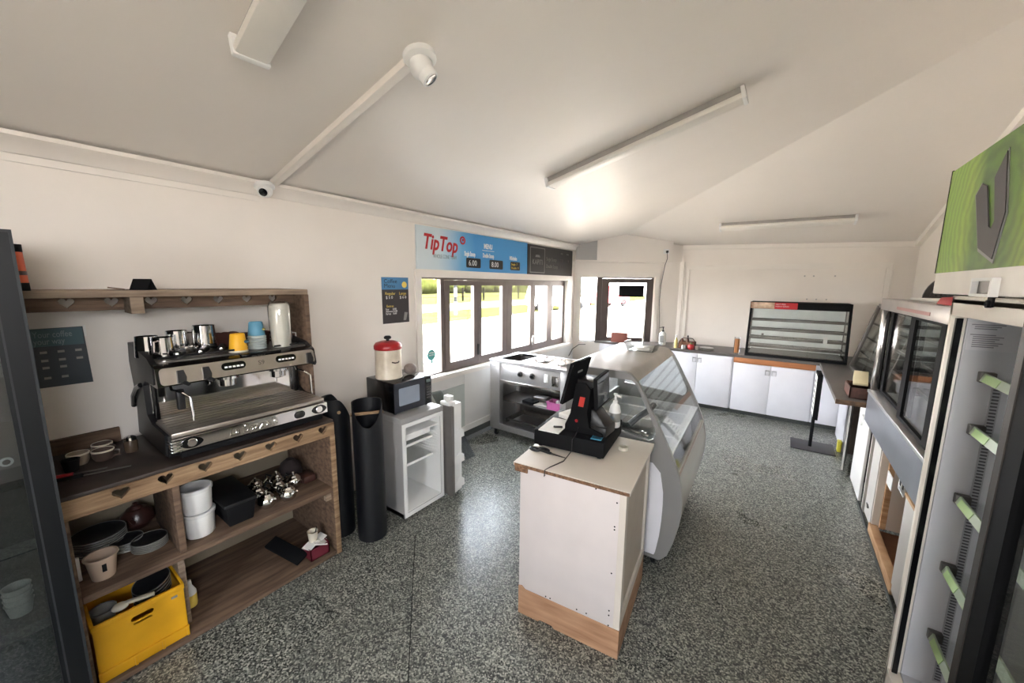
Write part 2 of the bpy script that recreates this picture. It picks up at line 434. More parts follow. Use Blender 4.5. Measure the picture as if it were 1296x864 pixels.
bays = [(2.84, 3.372, .075, .068), (3.376, 3.948, .062, .10), (3.952, 4.558, .105, .055), (4.562, 5.045, .06, .075), (5.05, 5.49, .075, .03)]
for i, (y0, y1, fl, fr) in enumerate(bays):
    m = MB(); m.plate(rect(y0, y1, WZ0 + .036, WZ1 - .031), .045, [rect(y0 + fl, y1 - fr, WZ0 + .10, WZ1 - .085)], o=(XF + .012, 0, 0), **LW)
    s = m.obj('sash', ALU, w1)
    m = MB(); m.box(XF + .03, XF + .036, y0 + fl - .01, y1 - fr + .01, WZ0 + .09, WZ1 - .075); m.obj('pane', GLASS, s)
m = MB(); m.box(XF + .057, XF + .075, 4.53, 4.56, .92, 1.02, .004); m.box(XF + .072, XF + .085, 4.535, 4.555, .95, 1.06, .003); m.obj('window_handle', STEELM, w1)
m = MB(); m.box(XF + .057, XF + .07, 3.36, 3.385, .95, 1.08, .003); m.obj('window_handle', BLACK, w1)
# ---------------------------------------------------------------- corner window
w2 = sroot('window_2')
def dpt(s, z=0, off=0): return DA + DD * s + DN * off + Vector((0, 0, z))
m = MB(); m.plate(rect(S0 - .06, S1 + .06, SZ0, SZ1 + .06), .02, [rect(S0, S1, SZ0, SZ1)], o=dpt(0), x=DD, y=(0, 0, 1))
m.plate(rect(S0, S0 + .012, SZ0, SZ1), -.1, [], o=dpt(0), x=DD, y=(0, 0, 1)); m.plate(rect(S1 - .012, S1, SZ0, SZ1), -.1, [], o=dpt(0), x=DD, y=(0, 0, 1)); m.plate(rect(S0, S1, SZ1 - .012, SZ1), -.1, [], o=dpt(0), x=DD, y=(0, 0, 1))
m.obj('architrave', TRIM, w2)
m = MB(); m.plate(rect(S0 + .012, S1 - .012, SZ0, SZ1 - .012), .05, [rect(S0 + .018, .375, SZ0 + .02, SZ1 - .018), rect(.46, S1 - .04, SZ0 + .03, SZ1 - .03)], o=dpt(0, 0, -.09), x=DD, y=(0, 0, 1)); m.obj('window_frame', ALUD, w2)
m = MB(); m.plate(rect(S0 + .015, .38, SZ0 + .01, SZ1 - .014), .005, [], o=dpt(0, 0, -.07), x=DD, y=(0, 0, 1)); m.obj('pane', GLASS, w2)
m = MB(); m.plate(rect(.462, S1 - .042, SZ0 + .032, SZ1 - .032), .045, [rect(.575, S1 - .12, SZ0 + .08, SZ1 - .10)], o=dpt(0, 0, -.08), x=DD, y=(0, 0, 1)); s = m.obj('sash', ALUD, w2)
m = MB(); m.plate(rect(.57, S1 - .115, SZ0 + .07, SZ1 - .09), .005, [], o=dpt(0, 0, -.06), x=DD, y=(0, 0, 1)); m.obj('pane', GLASS, s)
# bulkhead over the corner window
m = MB(); m.plate([(.34, 2.16), (1.52, 2.14), (1.52, 2.475), (1.0, 2.655), (.34, 2.50)], .10, [], o=dpt(0, 0, .0), x=DD, y=(0, 0, 1))
m.plate([(-.02, 2.155), (1.54, 2.135), (1.54, 2.165), (-.02, 2.18)], .115, [], o=dpt(0), x=DD, y=(0, 0, 1)); struct('trim_7', m, WALL)
m = MB(); m.plate([(0.01, 2.17), (.345, 2.17), (.345, 2.49), (0.01, 2.42)], .07, [], o=dpt(0, 0, .0), x=DD, y=(0, 0, 1)); struct('trim_8', m, GREYT)  # separate plate, darker grey than the rest of the bulkhead
# boxed frame of the covered opening on the far wall
m = MB()
def bpt(s, z, off): return DB + bd * s + bn * off + Vector((0, 0, z))
for s0, s1, z0, z1, th in ((.05, 2.50, 2.085, 2.10, .03), (.06, 2.49, 2.03, 2.085, .018), (.05, .065, .84, 2.10, .03), (.065, .12, .84, 2.06, .018), (2.485, 2.50, .84, 2.10, .03), (2.43, 2.485, .84, 2.06, .018)):
    m.plate(rect(s0, s1, z0, z1), th, [], o=DB, x=bd, y=(0, 0, 1))
struct('trim_9', m, TRIM)
m = MB(); m.plate(rect(-.02, .04, .84, 2.15), .02, [], o=DB, x=bd, y=(0, 0, 1)); struct('trim_10', m, TRIM)

m = MB()
for s_, z_ in ((1.60, 1.93), (1.70, 1.93), (1.93, 1.93), (1.655, 1.61), (1.76, 1.61), (1.87, 1.61)): m.lathe([(0, 0), (.010, 0), (.008, .003), (0, .003)], tuple(bpt(s_, z_, 0)), 10, tuple(bn))
struct('trim_11', m, GREYT)
# ================================================================ OUTSIDE
def band(name, y0, y1, z, mt, kind):
    m = MB(); nb = Vector((-.70, .71, 0)); t = Vector((.71, .70, 0))
    pts = [nb * y0 - t * 60, nb * y0 + t * 60, nb * y1 + t * 70, nb * y1 - t * 70]
    m.hexa([(p.x, p.y, z - .1) for p in pts], [(p.x, p.y, z) for p in pts]); o = m.obj(name, mt); o['kind'] = kind; return o
ASPH = mat('pale_concrete', (150, 142, 132), .95, var=.12, scale=.5, spec=0)  # concrete's own pale tone
ROAD = mat('grey_asphalt_road', (84, 84, 88), .95, var=.1, scale=.4, spec=0)
GRASS = mat('dry_roadside_grass', (54, 54, 28), .98, var=.2, scale=.8, dark=(38, 42, 20), spec=0)
m = MB()
m.hexa([(-60, -20, -.3), (-3.0, -20, -.3), (-3.0, 6.0, -.3), (-60, 60, -.3)], [(-60, -20, -.15), (-3.0, -20, -.15), (-3.0, 6.0, -.15), (-60, 60, -.15)])
m.hexa([(-3.0, 6.0, -.3), (1.4, 7.2, -.3), (20, 60, -.3), (-60, 60, -.3)], [(-3.0, 6.0, -.15), (1.4, 7.2, -.15), (20, 60, -.15), (-60, 60, -.15)])
m.hexa([(-3.0, -20, -.3), (1.42, -20, -.3), (1.42, -2.35, -.3), (-3.0, -2.35, -.3)], [(-3.0, -20, -.15), (1.42, -20, -.15), (1.42, -2.35, -.15), (-3.0, -2.35, -.15)])
m.hexa([(1.42, -20, -.3), (30, -20, -.3), (30, 60, -.3), (1.42, 7.2, -.3)], [(1.42, -20, -.15), (30, -20, -.15), (30, 60, -.15), (1.42, 7.2, -.15)])
o = m.obj('forecourt_ground', ASPH); o['kind'] = 'structure'
def strip(name, x0, x1, mt, kind, z=-.13):
    m = MB(); m.hexa([(x0, -25, z - .02), (x1, -25, z - .02), (x1 - 4, 70, z - .02), (x0 - 8, 70, z - .02)], [(x0, -25, z), (x1, -25, z), (x1 - 4, 70, z), (x0 - 8, 70, z)])
    o = m.obj(name, mt); o['kind'] = kind
strip('verge_grass', -15.6, -12.2, GRASS, 'stuff')
strip('road', -24, -15.6, ROAD, 'structure', -.14)
strip('roadside_grass', -62, -24.0, GRASS, 'stuff', -.12)
FEN = mat('weathered_fence_post', (18, 16, 14), .95, spec=0)
for i in range(16):
    y = 6 + i * 3.6
    m = MB(); m.box(-29.1, -28.9, y - .07, y + .07, -.15, 1.35, .02)
    tag(m.obj('fence_post', FEN, None, (-29, y, -.15)), 'grey wooden fence post standing in the grass across the road', 'fence post', 'fence posts across the road')
m = MB()
for z in (.35, .75, 1.15): m.tube([(-29.12, 2, z), (-29.12, 64, z)], .018, 6)
tag(m.obj('fence_wire', FEN), 'strands of fence wire strung along the roadside posts', 'fence')
m = MB(); m.cyl((-16.6, 17.2, -.15), (-16.6, 17.2, 2.3), .09); rootp = thing('marker_post', 'pale banded marker post on the verge outside the long window', 'post', (-16.6, 17.2, -.15))
m.obj('pole', WHITE, rootp)
m = MB(); m.cyl((-16.6, 17.2, .65), (-16.6, 17.2, 1.0), .094); m.cyl((-16.6, 17.2, 1.5), (-16.6, 17.2, 1.8), .094); m.obj('band', BLACKM, rootp)
# hedge bank far behind the fence
m = MB(); rr = random.Random(3)
for i in range(70):
    y = -5 + i * 1.5; m.ball((-50 + rr.uniform(-2, 2) - i * .1, y, .8 + rr.uniform(0, .8)), 1.7 + rr.uniform(0, .7), .8, 10)
o = m.obj('distant_hedge', mat('yellow_green_foliage', (44, 47, 22), .98, var=.3, scale=2, spec=0)); o['kind'] = 'stuff'
# vehicles seen through the corner window
def vehicle(name, label, loc, rz, body, L, H, cab):
    t = thing(name, label, 'vehicle', loc, rz)
    m = MB(); m.plate([(-L / 2, .35), (L / 2, .35), (L / 2, .95), (L * cab[1], 1.02), (L * (cab[1] - .09), H), (L * cab[0], H), (L * (cab[0] - .05), 1.02), (-L / 2, 1.0)], 1.7, [], o=(0, .85, 0), x=(1, 0, 0), y=(0, 0, 1)); m.obj('body', body, t)
    m = MB(); m.plate([(L * cab[1] - .05, 1.06), (L * (cab[1] - .085), H - .1), (L * cab[0] + .05, H - .1), (L * (cab[0] - .03), 1.06)], 1.74, [], o=(0, .87, 0), x=(1, 0, 0), y=(0, 0, 1)); m.obj('window', mat('vehicle_glass', (60, 66, 72), .15), t)
    for sx in (-.32, .32):
        for sy in (-1, 1):
            m = MB(); m.lathe([(.0, -.1), (.30, -.1), (.34, -.06), (.34, .06), (.30, .1), (.16, .1), (.14, .06), (0, .06)], (L * sx, sy * .78, .34), 18, (0, sy, 0)); m.obj('wheel', BLACKM, t)
vehicle('van', 'white van parked on the forecourt outside the corner window', (-14.2, 25.8, -.128), R(45), WHITE, 4.6, 1.9, (-.44, .34))
vehicle('pickup_truck', 'red pickup truck parked beyond the corner window', (-13.2, 33.2, -.15), R(75), REDP, 4.8, 1.85, (-.1, .26))
# bench outside
t = thing('outdoor_bench', 'white slatted bench standing outside below the long window', 'bench', (-3.55, 2.95, -.15))
m = MB()
for k in range(3): m.box(-3.75 + k * .14, -3.63 + k * .14, 2.4, 3.3, .84, .87)
m.obj('seat', WHITE, t)
for y in (2.5, 3.2):
    m = MB(); m.box(-3.72, -3.4, y - .03, y + .03, -.15, .84); m.obj('leg', WHITE, t)

# ================================================================ CEILING FITTINGS
def light_fitting(name, label, p0, p1, up, group=None):
    p0, p1, up = Vector(p0), Vector(p1), Vector(up).normalized(); d = (p1 - p0).normalized(); sd = d.cross(up).normalized()
    t = thing(name, label, 'ceiling light', p0, group=group)
    m = MB(); m.beam(p0 + up * -.022, p1 + up * -.022, .075, .044, up, .004); m.obj('base_plate', mat('fitting_base_grey', (176, 172, 168), .4), t)  # base plate in an even warm grey
    m = MB(); m.beam(p0 + up * -.062, p1 + up * -.062, .12, .04, up, .016); m.obj('diffuser', mat('opal_diffuser', (232, 228, 220), .35, var=.02), t)
    for p, s in ((p0, -1), (p1, 1)):
        m = MB(); m.beam(p + up * -.046 - d * .012, p + up * -.046 + d * .012, .125, .078, up, .004); m.obj('end_cap', WHITE, t)
upl = (-ca, 0, 1); 
light_fitting('ceiling_light', 'long closed tube light on the slope above the menu board and window', (-1.74, 2.96, zl(-1.74)), (-.335, 2.93, zl(-.335)), upl)
light_fitting('ceiling_light', 'white tube light nearest the camera dome with one end out of view', (-1.73, .70, zl(-1.73)), (-.33, .62, zl(-.33)), upl)
light_fitting('ceiling_light', 'long tube light running along the far slope over the back counter', (-.80, 5.98, zb(-.8, 5.98)), (.58, 6.0, zb(.58, 6.0)), (0, .3, 1))
m = MB(); m.beam((-2.80, 1.205, zl(-2.80) - .016), (-1.44, 1.215, zl(-1.44) - .016), .045, .034, upl, .004); tag(m.obj('cable_trunking', TRIM, None, (-2.1, 1.2, zl(-2.1))), 'white plastic cable trunking running up the ceiling between two camera domes', 'cable trunking')
def dome(label, p, up, look, sc_=1.0):
    p, up, look = Vector(p), Vector(up).normalized(), Vector(look).normalized()
    t = thing('security_camera', label, 'camera', p)
    m = MB(); m.lathe([(0, 0), (.062 * sc_, 0), (.062 * sc_, -.022), (.05 * sc_, -.03), (0, -.03)], p, 24, up); m.obj('mounting_ring', WHITE, t)
    c = p - up * .045 * sc_
    m = MB(); m.ball(c, .045 * sc_); m.lathe([(.036 * sc_, 0), (.034 * sc_, .055 * sc_), (0.026 * sc_, .058 * sc_)], c, 20, look); b = m.obj('eyeball_housing', WHITE, t)
    m = MB(); m.lathe([(0, .050 * sc_), (.027 * sc_, .050 * sc_), (.024 * sc_, .057 * sc_), (0, .054 * sc_)], c, 20, look); m.obj('lens', BLACKG, b)
dome('white dome security camera on the cornice with a dark lens', (-2.80, 1.155, 2.40), upl, (.75, -.55, -.35), .95)
dome('white dome security camera on the ceiling at the top of the trunking', (-1.39, 1.235, zl(-1.39)), upl, (.5, .35, -.75), 1.15)

# ================================================================ SIGNS ON THE WINDOW WALL
t = thing('menu_board', 'wide blue and white ice cream menu board above the long window', 'menu board', (-2.85, 3.4, 1.912))
m = MB(); m.box(XL + .002, XL + .016, 2.442, 4.335, 1.912, 2.322); m.obj('panel', grad_mat('blue_menu_fade', [(0, (214, 222, 224)), (.24, (206, 220, 226)), (.40, (110, 174, 216)), (.5, (64, 148, 210)), (1, (70, 152, 210))], 'Y', -1.1, .93, noise=.10), t)
xs = XL + .0165
m = MB(); m.text('TipTop', .20, (xs, 2.515, 2.115), ext=.001, x=(0, 1, -.03), y=(0, .03, 1), sx=.80, shear=.22, bold=.0055)
m.lathe([(.026, 0), (.043, 0), (.043, .002), (.026, .002), (.026, 0)], (xs, 3.075, 2.235), 20, (1, 0, 0)); m.lathe([(0, 0), (.014, 0), (.014, .002), (0, .002)], (xs, 3.08, 2.24), 14, (1, 0, 0))
m.obj('logo', REDP, t)
m = MB(); m.text('WHOLE CONE YEAH!', .055, (xs, 2.65, 2.03), ext=.001, sx=.62, **LW); m.obj('strapline', SILT, t)
m = MB(); m.text('MENU', .075, (xs, 3.43, 2.18), ext=.001, sx=.75, bold=.003, **LW); m.box(xs, xs + .001, 3.40, 3.62, 2.155, 2.16); m.obj('title', WHITE, t)
for s_, y in (('Single Scoop', 3.13), ('Double Scoop', 3.44), ('Milkshake', 3.96)):
    m = MB(); m.text(s_, .068, (xs, y - .03, 2.075 + .005), ext=.001, sx=.52 if y < 3.9 else .6, bold=.002, **LW); m.obj('item_lettering', WHITE, t)
for y0, y1, tx in ((3.13, 3.37, '6.00'), (3.53, 3.79, '8.00'), (3.95, 4.16, '7.00')):
    m = MB(); m.plate(rrect(y0, y1, 1.955, 2.06, .015), .002, [], o=(xs, 0, 0), **LW); b = m.obj('price_panel', BLKP, t)
    m = MB()
    if y0 < 3.9: m.text(tx, .085, (xs + .0022, y0 + .035, 1.978), ext=.001, sx=.95, **LW)
    else:
        m.text('Single  7', .04, (xs + .0022, y0 + .015, 2.015), ext=.001, **LW); m.text('Double  9', .04, (xs + .0022, y0 + .015, 1.97), ext=.001, **LW)
    m.obj('price', WHITE if y0 < 3.9 else YELT, b)
t = thing('menu_board', 'black premium ice cream board at the corner end of the blue board', 'menu board', (-2.85, 5.0, 1.912))
m = MB(); m.box(XL + .002, XL + .018, 4.345, 5.655, 1.912, 2.315); m.obj('panel', BLKP, t)
xs = XL + .0185
m = MB(); m.plate(rect(4.40, 4.79, 1.94, 2.285), .001, [rect(4.413, 4.777, 1.95, 2.275)], o=(xs, 0, 0), **LW); m.obj('logo_border', RIMP, t)
m = MB(); m.text('KAPITI', .10, (xs, 4.595, 2.055), align='CENTER', ext=.001, sx=.95, **LW); m.plate([(4.53, 2.155), (4.66, 2.155), (4.64, 2.185), (4.55, 2.185)], .001, [], o=(xs, 0, 0), **LW); m.obj('logo', RIMP, t)
m = MB()
for s_, z in (('Single Scoop', 2.12), ('Double Scoop', 2.02)): m.text(s_, .07, (xs, 4.83, z), ext=.001, sx=.85, **LW)
for s_, y, z in (('one', 5.26, 2.235), ('two', 5.45, 2.235)): m.text(s_, .045, (xs, y, z), ext=.001, **LW)
m.obj('lettering', RIMP, t)
m = MB()
for s_, y, z in (('7.50', 5.25, 2.12), ('9', 5.5, 2.12), ('9.50', 5.25, 2.02)): m.text(s_, .06, (xs, y, z), ext=.001, **LW)
m.obj('price', mat('faded_chalk_print', (110, 106, 104), .7), t)

t = thing('coffee_menu', 'small dark coffee price poster with a blue top beside the long window', 'poster', (-2.86, 2.2, 1.42))
m = MB(); m.box(XL + .001, XL + .006, 2.055, 2.342, 1.42, 1.83); m.obj('sheet', CHARP, t)
xs = XL + .0062
m = MB(); m.box(XL + .001, XL + .0075, 2.055, 2.342, 1.722, 1.83); m.obj('heading_band', mat('mid_blue_print', (84, 140, 186), .5), t)
m = MB(); m.text('Coffee', .052, (xs + .0015, 2.075, 1.778), **LW); m.text('Menu', .052, (xs + .0015, 2.075, 1.738), **LW); m.obj('title', NAVY, t)
m = MB(); m.lathe([(0, 0), (.028, 0), (.028, .001), (0, .001)], (xs + .0015, 2.295, 1.765), 18, (1, 0, 0), sx=1); m.obj('logo', YELT, t)
for tx_, sz_, y_, z_ in (('Regular', .036, 2.085, 1.675), ('Large', .036, 2.235, 1.675), ('Extras', .03, 2.095, 1.565)):
    m = MB(); m.text(tx_, sz_, (xs, y_, z_), **LW); m.obj('size_lettering', YELT, t)
m = MB(); m.text('$ 5 0', .036, (xs, 2.09, 1.64), **LW); m.text('$ 6 0', .036, (xs, 2.24, 1.64), **LW)
for k, s_ in enumerate(('Soy      0.80', 'Almond 0.80', 'Syrup   0.60')): m.text(s_, .024, (xs, 2.085, 1.54 - k * .02), **LW)
m.obj('price', WHITE, t)
m = MB(); m.plate([(2.275, 1.44), (2.305, 1.44), (2.325, 1.51), (2.29, 1.515)], .001, [], o=(xs, 0, 0), **LW); m.obj('cup_picture', RIMP, t)

t = thing('coffee_poster', 'dark blue coffee styles poster on the wall beneath the heart shelf', 'poster', (-2.86, .1, 1.26))
m = MB(); m.hexa([(XL + .001, -.25, 1.265), (XL + .006, -.25, 1.265), (XL + .006, .295, 1.262), (XL + .001, .295, 1.262)], [(XL + .001, -.25, 1.545), (XL + .006, -.25, 1.545), (XL + .006, .288, 1.55), (XL + .001, .288, 1.55)]); m.obj('sheet', NAVY, t)
m = MB(); m.box(XL + .002, XL + .0072, -.249, .285, 1.462, 1.547); m.obj('heading_band', TEAL, t)
xs = XL + .0075
m = MB(); m.text('Your coffee', .042, (xs, .125, 1.505), sx=.62, **LW); m.text('your way', .042, (xs, .125, 1.472), sx=.62, **LW); m.obj('title', SILT, t)
m = MB()
for i, y in enumerate((-.15, -.05, .05, .15, .205, .262)):
    for j, z in enumerate((1.435, 1.395, 1.36, 1.31)):
        if y > .25 and j > 1: continue
        m.box(xs - .001, xs + .0005, y - .011, y + .011, z - .007, z + .004)
m.obj('drink_pictures', RIMP, t)
m = MB(); m.box(XL + .0005, XL + .004, .287, .298, 1.5, 1.556); m.obj('peeling_tape', WHITEP, t)

t = thing('window_sticker', 'round teal sticker on the first pane of the long window', 'sticker', (-2.92, 2.66, 1.03))
m = MB(); m.lathe([(0, 0), (.058, 0), (.058, .002), (0, .002)], (XF + .027, 2.665, 1.045), 24, (1, 0, 0)); m.lathe([(0, 0), (.018, 0), (.018, .002), (0, .002)], (XF + .027, 2.67, .972), 12, (1, 0, 0)); m.obj('disc', mat('teal_sticker', (82, 170, 166), .5), t)
m = MB(); m.text('GENERAL', .022, (XF + .0295, 2.665, 1.06), align='CENTER', **LW); m.text('WASTE', .022, (XF + .0295, 2.665, 1.035), align='CENTER', **LW); m.obj('lettering', WHITE, t)

# ================================================================ TIMBER COFFEE UNIT
SF = -2.255
t = thing('coffee_counter', 'rustic timber coffee counter with heart cutouts, open shelves and a wall shelf above', 'counter', (-2.55, .65, 0))
m = MB(); m.box(XL + .005, SF + .004, .09, 1.215, .905, .925, .003); m.obj('worktop', TOPD, t)
m = MB(); m.box(XL + .004, XL + .03, .09, .36, .925, 1.0); m.obj('upstand', WOODD, t)
m = MB(); m.plate(rect(.09, 1.215, .825, .908), .022, [heart(.112 + .1475 * k, .872, .058) for k in range(0, 8) if .112 + .1475 * k < 1.18 and k > 0], o=(SF - .012, 0, 0), **LW); m.obj('heart_apron', WOOD, t)
m = MB(); m.box(XL + .005, SF + .002, 1.185, 1.215, 0, .905, .003); m.obj('side_panel', WOODD, t)
m = MB(); m.box(XL + .005, SF + .002, .088, .105, 0, .905, .003); m.obj('side_panel', WOODD, t)
m = MB(); m.box(SF - .03, SF + .008, 1.187, 1.219, 0, .825, .003); m.obj('front_stile', WOOD, t)
m = MB(); m.box(XL + .005, SF + .004, .105, 1.185, .442, .476, .004); m.obj('shelf', WOODD, t)
m = MB(); m.box(XL + .005, SF + .008, .105, 1.185, .004, .03, .003); m.obj('shelf', WOODD, t)
m = MB(); m.box(SF - .42, SF - .005, .424, .452, .476, .825, .003); m.obj('divider', WOODD, t)
m = MB(); m.box(XL + .1, SF - .09, .424, .452, .03, .442, .003); m.obj('divider', WOODG, t)
m = MB(); m.box(XL + .005, XL + .018, .10, 1.185, .03, .9); m.obj('back_panel', mat('shadow_toned_back_board', (142, 130, 110), .7, var=.05), t)  # board colour darkened to stand in for shadow behind the shelves
m = MB(); m.box(SF - .05, SF - .02, 1.15, 1.185, .385, .44); m.obj('shelf_cleat', WOODG, t)
# wall shelf over it
HF = -2.455
m = MB(); m.box(XL + .004, HF, .088, 1.215, 1.704, 1.735, .003); m.obj('wall_shelf', WOODG, t)
m = MB(); m.box(XL + .004, HF + .004, 1.19, 1.216, .925, 1.704, .003); m.obj('wall_shelf_upright', WOODD, t)
m = MB(); m.plate(rect(.088, 1.19, 1.640, 1.706), .016, [heart(.085 + .1405 * k, 1.675, .050) for k in range(1, 8)], o=(-2.615, 0, 0), **LW); m.obj('wall_shelf_apron', WOODD, t)
m = MB(); m.box(-2.60, HF - .005, .405, .452, 1.626, 1.704, .002); m.obj('bracket_block', WOODG, t)

# ------------------------------------------------ espresso machine
EX = -2.255
t = thing('espresso_machine', 'two group stainless espresso machine standing on the timber counter', 'coffee machine', (-2.5, .81, .925))
e0, e1 = .445, 1.175
m = MB()
m.plate([(-2.83, .945), (-2.31, .945), (-2.29, .965), (-2.29, 1.06), (-2.62, 1.06), (-2.62, 1.28), (-2.40, 1.29), (-2.40, 1.37), (-2.84, 1.39)], .735, [], o=(0, e1, 0), x=(1, 0, 0), y=(0, 0, 1)); m.obj('body', BODYD, t)
for y in (e0 - .012, e1 - .012):
    m = MB(); m.plate([(-2.85, .95), (-2.33, .95), (-2.31, 1.06), (-2.52, 1.065), (-2.60, 1.10), (-2.61, 1.25), (-2.55, 1.285), (-2.39, 1.29), (-2.38, 1.375), (-2.46, 1.41), (-2.82, 1.455), (-2.85, 1.35), (-2.80, 1.15)], -.024, [], o=(0, y, 0), x=(1, 0, 0), y=(0, 0, 1)); m.obj('side_panel', BODYD, t)
m = MB(); m.tube([(-2.86, e0 - .015, 1.10), (-2.80, e0 - .02, 1.17), (-2.70, e0 - .02, 1.23), (-2.62, e0 - .018, 1.255)], .012); m.obj('side_trim', BLACKG, t)
m = MB(); m.box(-2.625, -2.6, e0 + .01, e1 - .01, 1.06, 1.29); m.obj('splashback', CHROME, t)
for y in (e0 + .012, e1 - .03):
    m = MB(); m.box(-2.60, -2.565, y, y + .02, 1.055, 1.30, .003); m.obj('corner_post', BLACKG, t)
m = MB(); m.box(-2.61, EX - .01, e0 + .002, e1, 1.048, 1.072, .006); tray = m.obj('drip_tray', SATIN, t)
m = MB()
for k in range(6): m.box(-2.575 + k * .048, -2.571 + k * .048, e0 + .02, e1 - .02, 1.072, 1.0735)
m.obj('grate', STEELD, tray)
m = MB(); m.plate([(-2.30, .975), (-2.262, .975), (-2.246, .985), (-2.246, 1.046), (-2.30, 1.046)], .735, [], o=(0, e1 + .005, 0), x=(1, 0, 0), y=(0, 0, 1)); fp = m.obj('front_panel', CHROME, t)
for k in range(4):
    m = MB(); m.box(-2.30, -2.243, e0 - .008, e0 + .035, .984 + k * .015, .992 + k * .015, .003); m.obj('corner_rib', CHROME, fp)
for yc in (.515, 1.13):
    m = MB(); m.plate([(yc + .045 * math.cos(a) * 1.0, 1.015 + .026 * math.sin(a) * abs(math.sin(a)) ** .3) for a in [2 * math.pi * k / 24 for k in range(24)]], .003, [], o=(-2.247, 0, 0), **LW); b = m.obj('eye_surround', BLACKG, fp)
    m = MB(); m.lathe([(0.0, .006), (.018, .006), (.021, .003), (.021, 0)], (-2.246, yc, 1.015), 20, (1, 0, 0)); m.obj('gauge', CHROME, fp)
m = MB(); m.text('La Spaziale', .058, (-2.246, .665, .996), ext=.003, shear=.15, sx=.92, **LW); m.obj('lettering', STEELM, fp)
m = MB(); m.plate(rrect(.985, 1.045, .993, 1.033, .018), .004, [], o=(-2.247, 0, 0), **LW); m.obj('switch', BLACKG, fp)
m = MB(); m.box(-2.32, -2.26, e0 + .03, e1 - .02, .945, .972, .004); m.obj('plinth', BLACKM, t)
for y in (e0 + .06, e1 - .08):
    for x in (-2.36, -2.76):
        m = MB(); m.cyl((x, y, .925), (x, y, .95), .022); m.obj('foot', BLACK, t)
# head with controls
m = MB(); m.plate([(-2.60, 1.285), (-2.36, 1.278), (-2.335, 1.285), (-2.355, 1.372), (-2.38, 1.385), (-2.60, 1.385)], .742, [], o=(0, e1 + .004, 0), x=(1, 0, 0), y=(0, 0, 1)); m.obj('head_surround', BLACKG, t)
hx = (-.22, 0, 1); hd = Vector((-.02, 0, .09)).normalized()
def hp(y, z): return Vector((-2.334 - (z - 1.285) * .225, y, z))
m = MB(); m.plate(rrect(e0 + .004, e1 - .006, 0, .082, .018), .004, [], o=hp(0, 1.290), x=(0, 1, 0), y=hd); hpnl = m.obj('control_panel', SATIN, t)
for yc in (.745, 1.005):
    m = MB(); m.plate(rrect(yc - .055, yc + .055, .030, .070, .019), .004, [], o=hp(0, 1.290) + Vector((.004, 0, 0)), x=(0, 1, 0), y=hd); b = m.obj('keypad', BLACKG, hpnl)
    m = MB()
    for k in range(5): m.plate(rect(yc - .042 + k * .018, yc - .029 + k * .018, .043, .052), .0015, [], o=hp(0, 1.290) + Vector((.0085, 0, 0)), x=(0, 1, 0), y=hd)
    m.obj('keypad_buttons', WHITE, hpnl)
for yc in (.525, .625, 1.135):
    m = MB(); m.plate([(yc - .014, .066), (yc + .010, .066), (yc + .018, .03), (yc + .014, .005), (yc - .018, .005), (yc - .016, .03)], .018, [], o=hp(0, 1.288) + Vector((.004, 0, 0)), x=(0, 1, 0), y=hd)
    m.cyl((-2.335, yc + .0, 1.30), (-2.30, yc + .018, 1.288), .011, .009, 10); m.obj('steam_knob', BLACK, hpnl)
m = MB(); m.text('S9', .034, hp(.86, 1.325) + Vector((.005, 0, 0)), x=(0, 1, 0), y=hd, ext=.001); m.text('SPAZIALE', .016, hp(.835, 1.368) + Vector((.006, 0, 0)), x=(0, 1, 0), y=hd, ext=.001); m.obj('model_lettering', STEELD, hpnl)
m = MB(); m.box(-2.40, -2.352, .79, .99, 1.376, 1.392, .004); m.obj('name_plate', BLACKG, t)
for yc in (.745, 1.0):
    m = MB(); m.lathe([(0, -.03), (.032, -.03), (.040, -.026), (.040, .008), (.054, .012), (.056, .05), (0, .05)], (-2.45, yc, 1.245), 24); m.obj('group_head', CHROME, t)
for y, dy in ((.50, -.02), (1.09, .02)):
    m = MB(); m.tube([(-2.44, y, 1.285), (-2.41, y, 1.25), (-2.385, y + .03, 1.235), (-2.36, y + .055, 1.21), (-2.355, y + .058, 1.09)], .006); m.obj('steam_wand', CHROME, t)
m = MB(); m.box(-2.435, -2.405, .515, .548, 1.14, 1.245, .008); m.obj('wand_grip', BLACK, t)
m = MB(); m.tube([(-2.47, .655, 1.285), (-2.45, .655, 1.25), (-2.44, .66, 1.24)], .008); m.obj('hot_water_spout', CHROME, t)
m = MB(); m.plate(rrect(e0 + .01, e1 - .01, -2.83, -2.41, .03), .008, [], o=(0, 0, 1.393), x=(0, 1, 0), y=(1, 0, 0)); m.obj('cup_tray', STEELD, t)
m = MB(); m.tube([(-2.42, e0 + .02, 1.41), (-2.42, .78, 1.41)], .005); m.tube([(-2.42, .98, 1.405), (-2.42, e1 - .02, 1.405), (-2.80, e1 - .02, 1.41), (-2.81, e0 + .02, 1.41)], .005); m.obj('cup_rail', BLACK, t)

